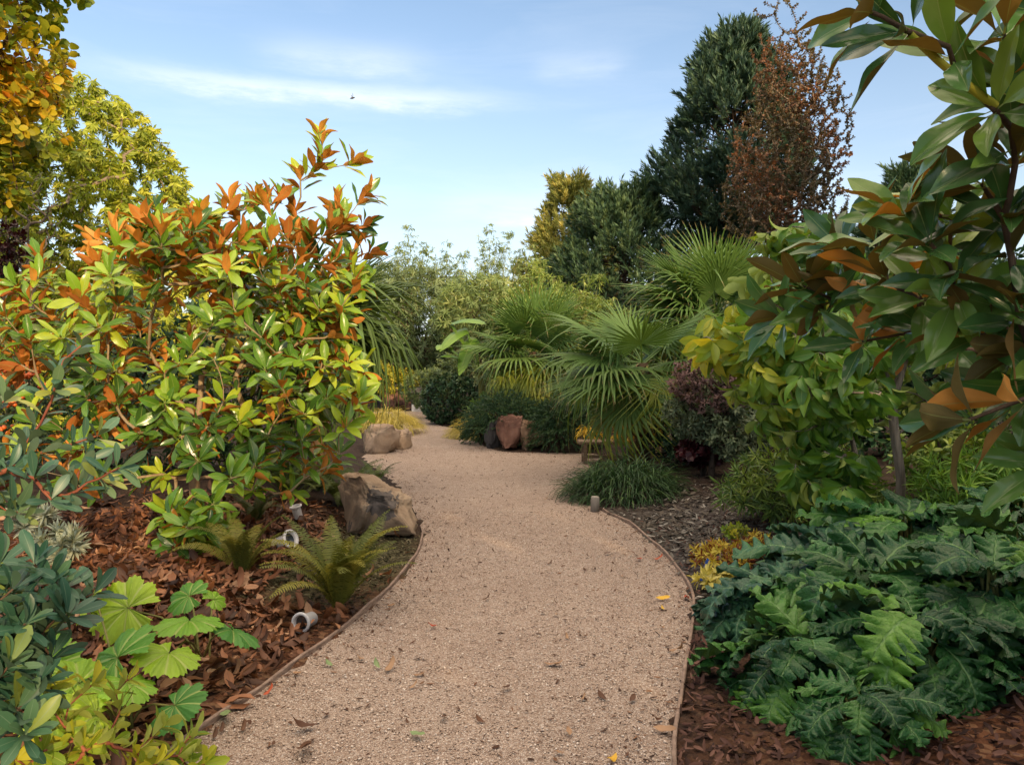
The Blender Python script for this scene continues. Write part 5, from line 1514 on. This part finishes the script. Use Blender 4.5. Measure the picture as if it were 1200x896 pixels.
# mid-distance right bed shrubs
SHT = lset(4, 142, L=1., W=.34, nl=4, nw=1, p=.8, q=.8, curl=.5)
for nm, lab, ex_, nt_, mt, tp, sz, s, th_ in (
        ('heavenly_bamboo', 'loose green shrub with narrow leaflets left of the slim grey trunk', [e_px(940, 570, 6.9, 90, 60, .5, 1.), e_px(890, 585, 6.9, 50, 40, .4, .5), e_px(1000, 595, 6.7, 50, 40, .4, .4)], 420, L_MID, FTT, .13, 151, (.5, 1.6)),
        ('green_shrub', 'green shrub in the shade right of the slim grey trunk', [e_px(1110, 560, 7.6, 80, 70, .6, 1.), e_px(1200, 520, 7.6, 90, 100, .7, 1.)], 330, L_MID, SHT, .10, 152, (.5, 1.6)),
        ('grey_shrub', 'grey-green shrub with small leaves below the mauve sprigs', [e_px(825, 478, 9.3, 50, 38, .5, 1.), e_px(865, 505, 8.9, 45, 36, .4, .7)], 260, L_GREY, SHT, .075, 153, (.4, 1.6)),
        ('mauve_shrub', 'twiggy shrub with faded mauve sprigs under the yellow leaves', [e_px(835, 445, 9.0, 50, 42, .4, 1.)], 300, L_MAUVE, SHT, .055, 154, (.3, 1.4)),
        ('green_shrub', 'broad dark shrub filling the bed behind the slim grey trunk', [e_px(1010, 470, 10.5, 160, 110, .8, 1.), e_px(1180, 430, 10.5, 150, 140, .8, 1.)], 620, L_DEEP, SHT, .13, 155, (.5, 1.6)),
        ('green_shrub', 'mid green shrub behind the mauve sprigs and the front palm', [e_px(790, 440, 13.2, 90, 60, .7, 1.), e_px(880, 440, 12.6, 80, 90, .7, 1.)], 420, L_MID, SHT, .12, 156, (.5, 1.6)),
        ('wine_heuchera', 'small dark wine-red plant in the shade right of the strap-leaved mound', [e_px(822, 530, 9.2, 30, 15, .25, 1.)], 50, L_WINE, lset(2, 157, L=1., W=.8, nl=4, nw=1, p=.5, q=.6), .075, 157, (.6, 1.5)),
        ('dark_shrub', 'dark shrub in the deep shade between the strap-leaved mound and the grey shrub', [e_px(815, 515, 10.2, 60, 35, .5, 1.)], 200, L_DEEP, SHT, .07, 158, (.5, 1.6)),
        ('green_shrub', 'fresh green shrub around the foot of the middle palm', [e_px(680, 470, 15.8, 60, 35, .7, 1.), e_px(590, 480, 15.6, 40, 22, .5, .5)], 300, L_MID, SHT, .12, 159, (.5, 1.6))):
    b = ex_[0][0].copy(); b[2] = gz(b[0], b[1])
    shrub(nm, lab, 'shrub', b, ex_, nt_, [B_DARK, mt], tp, 9, th_, sz, .15, 3, sz * .7, seed=s, r_tip=.0035, shell=.4, jit=.3, up=.4, sides=4, trunk_top=b + [0, 0, .12])

# dark strap-leaved mound beside the path
p = G(735, 592); mound('mondo_grass', 'dark green strap-leaved grassy mound spilling onto the path edge', 'ornamental grass', [p[0] + .05, p[1] + .45, .03], .66, .55, .40, 1700, .36, .013, L_MONDO, 161, (-.1, 1.1), 1.7)
# golden plants near the bench
p = G(742, 520, .3); mound('golden_grass', 'golden yellow tuft above the bench under the palm fronds', 'plant', [p[0] + .1, 11.9, .35], .36, .3, .42, 420, .20, .03, L_YEL, 162, (-.3, .9), 1.3, group='golden tufts by the bench')
p = G(690, 528, .3); mound('golden_grass', 'small orange-yellow tuft hanging over the left end of the bench', 'plant', [P(690, 510, 12.4)[0], 12.4, .38], .14, .14, .2, 90, .20, .026, L_YEL, 163, (-.6, .5), 1.5, group='golden tufts by the bench')
# rust and yellow plant
b = GB(872, 668); shrub('rust_plant', 'low plant with rusty red stems and yellow leaves in front of the blue marker', 'plant', b, [e_px(845, 655, b[1], 36, 20, .25, 1.), e_px(895, 650, b[1] + .2, 40, 24, .25, 1.)], 150, [B_RED, L_RUST], lset(3, 164, L=1., W=.26, nl=3, nw=1), 9, (.4, 1.6), .055, .05, 3, .03, seed=164, r_tip=.0025, shell=.3, trunk_top=b + [0, 0, .03])
b = GB(842, 690); shrub('pale_plant', 'pale yellow-leaved low plant at the edge of the blue acanthus clump', 'plant', b, [(b + [0, 0, .07], (.17, .10, .05), 1.)], 24, [B_GREEN, L_PALEY], lset(3, 165, L=1., W=.4, nl=4, nw=1, wave=.04), 8, (.6, 1.5), .08, 0, seed=165, r_tip=.003, trunk_top=b + [0, 0, .03], minz=b[2])
b = GB(862, 640); shrub('sedum', 'small pale green succulent among the rusty stems', 'plant', b, [(b + [0, 0, .12], (.10, .08, .06), 1.)], 16, [B_GREEN, L_LIME], lset(2, 166, L=1., W=.5, nl=3, nw=1), 9, (.5, 1.4), .05, 0, seed=166, r_tip=.003, trunk_top=b + [0, 0, .04], minz=b[2])

# stump post
M_POST = bark_mat('grey timber', (.13, .12, .105), (.32, .30, .26), 14., (1, 1, .2), .9, .5)
p = G(697, 599); g = Geo(); lathe(g, [(.001, -.05), (.045, -.05), (.046, .10), (.043, .150), (.036, .158), (.001, .160)], p, (.03, 0, 1), 14)
o = build('post', g, M_POST, off=p); o.location = p; tag(o, 'short round grey timber post at the path edge in front of the strap-leaved mound', 'post')
# bench
M_WOOD = bark_mat('bench timber', (.14, .095, .06), (.30, .22, .15), 12., (.3, 3, 3), .75, .3)
p = G(683, 545); bx0, by0 = p[0], p[1] + .1
bench = thing('bench', 'low wooden bench half hidden under the palm fronds', 'bench', [bx0 + .6, by0 + .2, 0])
for k in range(3):
    g = Geo(); boxg(g, [bx0 + .62, by0 + .06 + k * .135, .325], (1.34, .12, .045)); build('seat_board', g, M_WOOD, bench, smooth_=False)
for dx in (.05, 1.18):
    for dy in (.03, .36):
        g = Geo(); boxg(g, [bx0 + dx, by0 + dy, .14], (.055, .055, .325)); build('leg', g, M_WOOD, bench, smooth_=False)
    g = Geo(); boxg(g, [bx0 + dx, by0 + .195, .12], (.04, .276, .05)); build('stretcher', g, M_WOOD, bench, smooth_=False)
g = Geo(); boxg(g, [bx0 + .615, by0 + .028, .12], (1.076, .035, .05)); build('stretcher', g, M_WOOD, bench, smooth_=False)
# plant markers
M_BLUEM = plain_mat('blue plastic', (.03, .10, .42), .35); M_YELM = plain_mat('yellow plastic', (.75, .48, .02), .4)


def marker(label, p, h, wd, lean, mat, nm):
    g = Geo(); ax = frames(np.array([lean], float), np.array([[0, -1., .3]]))[0]
    c = np.asarray(p) + ax[:, 1] * h * .5
    boxg(g, c, (wd, h + .05, .006), ax); o = build(nm, g, mat, off=p, smooth_=False); o.location = p; tag(o, label, 'plant marker')


p = GB(822, 680); marker('blue plastic plant marker stuck in the bed by the rust and yellow plant', p, .14, .035, (.35, 0, 1.), M_BLUEM, 'plant_marker')
p = GB(1012, 862); marker('yellow plastic plant marker at the edge of the bark mulch under the acanthus', p, .085, .026, (.08, -.1, 1.), M_YELM, 'plant_marker')

# ================================================================== loose stuff on the ground
rng = np.random.default_rng(201)
LIT = [leaf(1., .42, 5, 1, .9, .8, curl=c_, fold=f_, twist=tw, wave=.05) for c_, f_, tw in ((.9, .5, .3), (-.6, .2, -.4), (1.4, .6, .6), (.3, .7, -.2), (-1., .4, .3))]
d1 = lambda x, y: np.clip(1.2 * np.exp(-(((x + 2.15) / 1.2) ** 2 + ((y - 4.3) / 1.5) ** 2)) + .8 * np.exp(-(((x + 2.4) / 1.2) ** 2 + ((y - 6.2) / 1.2) ** 2)), 0, 1) * np.where((x > -1.62) & (y > 4.75), .12, 1)
pts = in_region(rng, 7000, -4.2, -.7, 2.4, 8., d1, .03)
tag(scatter('leaf_litter', rng, pts, LIT, L_LITTER, .084, .75, .36, .018), 'drift of red-brown fallen leaves covering the left bed', 'leaf litter')
CHP = [leaf(1., .35, 2, 1, .3, .3, curl=.3, fold=.3), leaf(1., .5, 2, 1, .25, .2, curl=-.2, fold=.5), leaf(1., .22, 2, 1, .2, .3, curl=.5, fold=.2)]
d2 = lambda x, y: np.where(y < 4.2, 1., .25)
pts = in_region(rng, 9000, .4, 3.6, 2.0, 7.5, d2, .012)
tag(scatter('bark_mulch', rng, pts, CHP, L_BARKCH, .042, .5, .5, .012), 'dark red-brown bark chips covering the right bed', 'bark mulch')
d3 = lambda x, y: np.clip(1.2 * np.exp(-(((x - 1.75) / .75) ** 2 + ((y - 7.3) / 1.3) ** 2)) + .45 * np.exp(-(((x - 1.3) / .5) ** 2 + ((y - 5.7) / .8) ** 2)), 0, 1)
pts = in_region(rng, 2000, .7, 3.2, 4.8, 9.3, d3, .02)
tag(scatter('slate_chips', rng, pts, CHP, L_SLATE, .055, .6, .3, .012), 'grey slate chips covering the shaded right bed behind the rust plant', 'slate chips')
d4 = lambda x, y: np.clip(1.3 * np.exp(-(((x + 1.3) / .5) ** 2 + ((y - 6.0) / .9) ** 2)), 0, 1)
pts = in_region(rng, 5000, -2.3, -.6, 4.6, 7.6, d4, .015)
tag(scatter('mossy_chips', rng, pts, CHP, L_MOSS, .03, .5, .5, .01), 'mossy olive chips on the bed in front of the boulder', 'mossy chips')
# crumbs on the gravel
q = np.stack([rng.uniform(-2.2, 1.4, 34000), rng.uniform(2.3, 14, 34000)], -1)
sd_ = path_sd(q[:, 0], q[:, 1]); keep = (sd_ < -.01) & (rng.uniform(0, 1, len(q)) < .07 + .9 * np.exp(sd_ / .16)); q = q[keep][:3200]
tag(scatter('leaf_crumbs', rng, np.c_[q, 0 * q[:, 0] + .002], CHP, L_CRUMB, .024, .6, .35, .004), 'dark crumbs of leaf and bark speckling the gravel path', 'leaf crumbs')
q = np.stack([rng.uniform(-2.0, 1.3, 26000), rng.uniform(2.3, 8, 26000)], -1); q = q[path_sd(q[:, 0], q[:, 1]) < -.02][:15000]
import bmesh as _bm
PEB = []
for s_ in range(3):
    bm_ = _bm.new(); _bm.ops.create_icosphere(bm_, subdivisions=1, radius=.5); r_ = np.random.default_rng(s_)
    V_ = np.array([v.co[:] for v in bm_.verts]) * [1, .75, .5] * r_.uniform(.8, 1.2, (len(bm_.verts), 1)); F_ = np.array([[v.index for v in f.verts] for f in bm_.faces]); bm_.free()
    PEB.append((V_, F_, np.full((len(V_), 2), .5)))
M_PEB = leaf_mat('gravel chip', [(0, (.26, .19, .14)), (.3, (.40, .31, .245)), (.7, (.52, .43, .355)), (1, (.68, .62, .55))], .8, 0)
tag(scatter('gravel_chips', rng, np.c_[q, 0 * q[:, 0] + .001], PEB, M_PEB, .0105, .5, .3, .002), 'loose buff gravel chips lying on the path', 'gravel chips')

# single fallen leaves on the path, one object each
FL = [('fallen_leaf', leaf(1., .42, 7, 2, .9, .8, curl=c_, fold=f_, twist=tw, wave=.05)) for c_, f_, tw in ((.8, .4, .3), (-.5, .25, -.4), (1.2, .5, .5))]
M_LRED = leaf_mat('red fallen leaf', [(0, (.30, .05, .025)), (1, (.38, .08, .03))], .55, .05)
M_LYEL = leaf_mat('yellow fallen leaf', [(0, (.58, .34, .04)), (1, (.62, .42, .05))], .55, .1)
M_LGRN = leaf_mat('green fallen leaf', [(0, (.16, .24, .10)), (1, (.22, .30, .14))], .55, .1)
M_LTAN = leaf_mat('tan fallen leaf', [(0, (.27, .16, .09)), (1, (.34, .22, .13))], .6, .05)
M_LBRN = leaf_mat('brown fallen leaf', [(0, (.075, .035, .02)), (1, (.11, .055, .03))], .6, .05)
FM = {}
for nm_, m_ in (('red', M_LRED), ('yellow', M_LYEL), ('green', M_LGRN), ('tan', M_LTAN), ('brown', M_LBRN)):
    FM[nm_] = [mesh_only('fallen_leaf', f[1], m_, .3 + .2 * i) for i, f in enumerate(FL)]
spec = [('yellow', 722, 887, .085, 'bright yellow fallen leaf on the gravel near the bottom of the picture'), ('yellow', 768, 704, .10, 'orange-yellow fallen leaf on the gravel near the right edging'),
        ('yellow', 779, 716, .045, 'tiny lemon yellow leaf on the gravel beside the orange-yellow one'), ('red', 512, 735, .07, 'small red fallen leaf on the left half of the gravel'),
        ('red', 752, 656, .08, 'reddish fallen leaf on the gravel where the right edging bends, left one of two'), ('red', 766, 657, .085, 'reddish fallen leaf touching the right edging bend, right one of two'),
        ('red', 803, 700, .10, 'red-brown leaf lying against the right edging below the blue marker'), ('green', 480, 862, .085, 'pale green torn leaf on the gravel in the left foreground'),
        ('green', 446, 786, .07, 'pale green leaf on the gravel by the left edging'), ('green', 390, 783, .06, 'small green leaf on the gravel just inside the left edging'), ('green', 262, 838, .12, 'pale grey-green leaf lying on the left edge of the gravel beside the lobed leaves'),
        ('red', 308, 818, .07, 'dark red leaf on the gravel right of the nearest lobed leaf'), ('brown', 788, 834, .11, 'dark brown curled leaf against the right edging'), ('tan', 765, 857, .10, 'long tan strip of leaf at the lower right of the gravel'),
        ('tan', 784, 765, .10, 'pale tan leaf on the gravel beside the right edging'), ('tan', 638, 780, .10, 'buff curled leaf in the middle of the gravel'), ('brown', 598, 806, .07, 'dark brown leaf at the centre of the near gravel'),
        ('tan', 452, 790, .10, 'tan curled leaf beside the pale green leaf on the left gravel'), ('brown', 372, 853, .12, 'brown leaf on the gravel in the left foreground'), ('brown', 360, 875, .14, 'long brown leaf at the bottom left of the gravel')]
for i, (c_, x, y, s_, lab) in enumerate(spec):
    p = G(x, y); r_ = random.Random(i)
    o = bpy.data.objects.new('fallen_leaf', FM[c_][i % 3]); C.objects.link(o); o.location = (p[0], p[1], .012 + .1 * s_); o.rotation_euler = (r_.uniform(-.2, .2), (PI if i % 3 != 1 else 0) + r_.uniform(-.2, .2), r_.uniform(0, 6.3)); o.scale = (s_,) * 3
    tag(o, lab, 'fallen leaf', 'fallen leaves on the gravel')
r_ = random.Random(77); k = 0
while k < 46:
    x, y = r_.uniform(230, 810), r_.uniform(560, 890); p = G(x, y); s0 = float(path_sd([p[0]], [p[1]])[0])
    if s0 > -.03 or r_.random() > (.25 + math.exp(s0 / .3)): continue
    s_ = r_.uniform(.03, .07)
    o = bpy.data.objects.new('fallen_leaf', FM['brown' if r_.random() < .7 else 'tan'][k % 3]); C.objects.link(o); o.location = (p[0], p[1], .008 + .1 * s_)
    o.rotation_euler = (r_.uniform(-.2, .2), (PI if k % 3 != 1 else 0), r_.uniform(0, 6.3)); o.scale = (s_,) * 3
    tag(o, 'small dry brown leaf scrap lying on the gravel path', 'fallen leaf', 'small dry leaf scraps on the gravel'); k += 1

# ================================================================== far ground cover, treeline, bird, trees behind the viewer
rng = np.random.default_rng(301)
g = Geo(); T, M, RN = [], [], []
n = 26000; a = rng.uniform(-1.25, 1.25, n); dist = rng.uniform(52, 64, n)
hgt = 5.6 + 1.6 * np.sin(a * 9) + 1.2 * np.sin(a * 23 + 1) + .8 * np.sin(a * 51)
z = rng.uniform(0, 1, n) ** .7 * hgt
T = np.stack([np.sin(a) * dist, np.cos(a) * dist, z], -1); d = nrm(rng.normal(0, 1, (n, 3)))
g.stamp(leaf(1., .6, 2, 1), frames(d, rng.normal(0, 1, (n, 3)) + [0, -1., .6]) * rng.uniform(.5, 1.1, n)[:, None, None], T, np.clip(.5 + .3 * np.sin(a * 14) + rng.normal(0, .15, n), 0, 1))
o = build('distant_trees', g, leaf_mat('distant foliage', [(0, (.10, .13, .05)), (.5, (.22, .23, .08)), (1, (.36, .30, .12))], .6, .2)); tag(o, 'low yellowish tree belt far beyond the garden', 'tree belt', kind='stuff')
# bird
bp = P(413, 115, 60); g = Geo(); lathe(g, [(.001, -.22), (.05, -.12), (.075, 0), (.05, .12), (.03, .17), (.001, .23)], bp, (.8, .3, .3), 8)
for s_ in (-1, 1): g.stamp(leaf(1., .38, 4, 1, .5, .7, curl=.5 * 1), frames(np.array([[s_ * -.25, .3, .9]]) + np.array([[0, s_ * .6, 0]]), np.array([[1., 0, .2]])) * .42, bp[None], [.3])
o = build('bird', g, M_BLACK, off=bp); o.location = bp; tag(o, 'tiny dark bird flying in front of the cloud streak', 'bird')

SHD = lset(2, 302, L=1., W=.55, nl=2, nw=1)
for i, (x, y, zc, rx, ry, rz, nt_) in enumerate(((3.75, -4.0, 2.3, 2.0, 1.4, 2.1, 640), (7.2, -3.2, 3.6, 2.6, 1.9, 3.0, 520), (12.5, 0.5, 5.6, 3.4, 2.6, 4.8, 620), (17, 9, 8., 4., 3.5, 6.5, 760), (22, 17, 10., 4., 4., 8., 700))):
    b = np.array([x, y, gz(x, y)])
    shrub('garden_tree', ('broad leafy garden tree standing %s' % ('behind the viewer right of the path', 'farther right behind the viewer', 'off to the right beyond the near magnolia', 'well to the right of the tall fir', 'at the far right of the garden')[i]), 'tree', b, [((x, y, zc), (rx, ry, rz), 1.)], nt_, [B_BROWN, L_TREE], SHD, 9, (.5, 1.8), .22 + .03 * i, .2, 2, .25, seed=310 + i,
          trunk_top=b + [0, 0, zc * .5], r_tip=.008, seg=.5, shell=.35, stem='trunk', leafy='crown', sides=4, jit=.4)
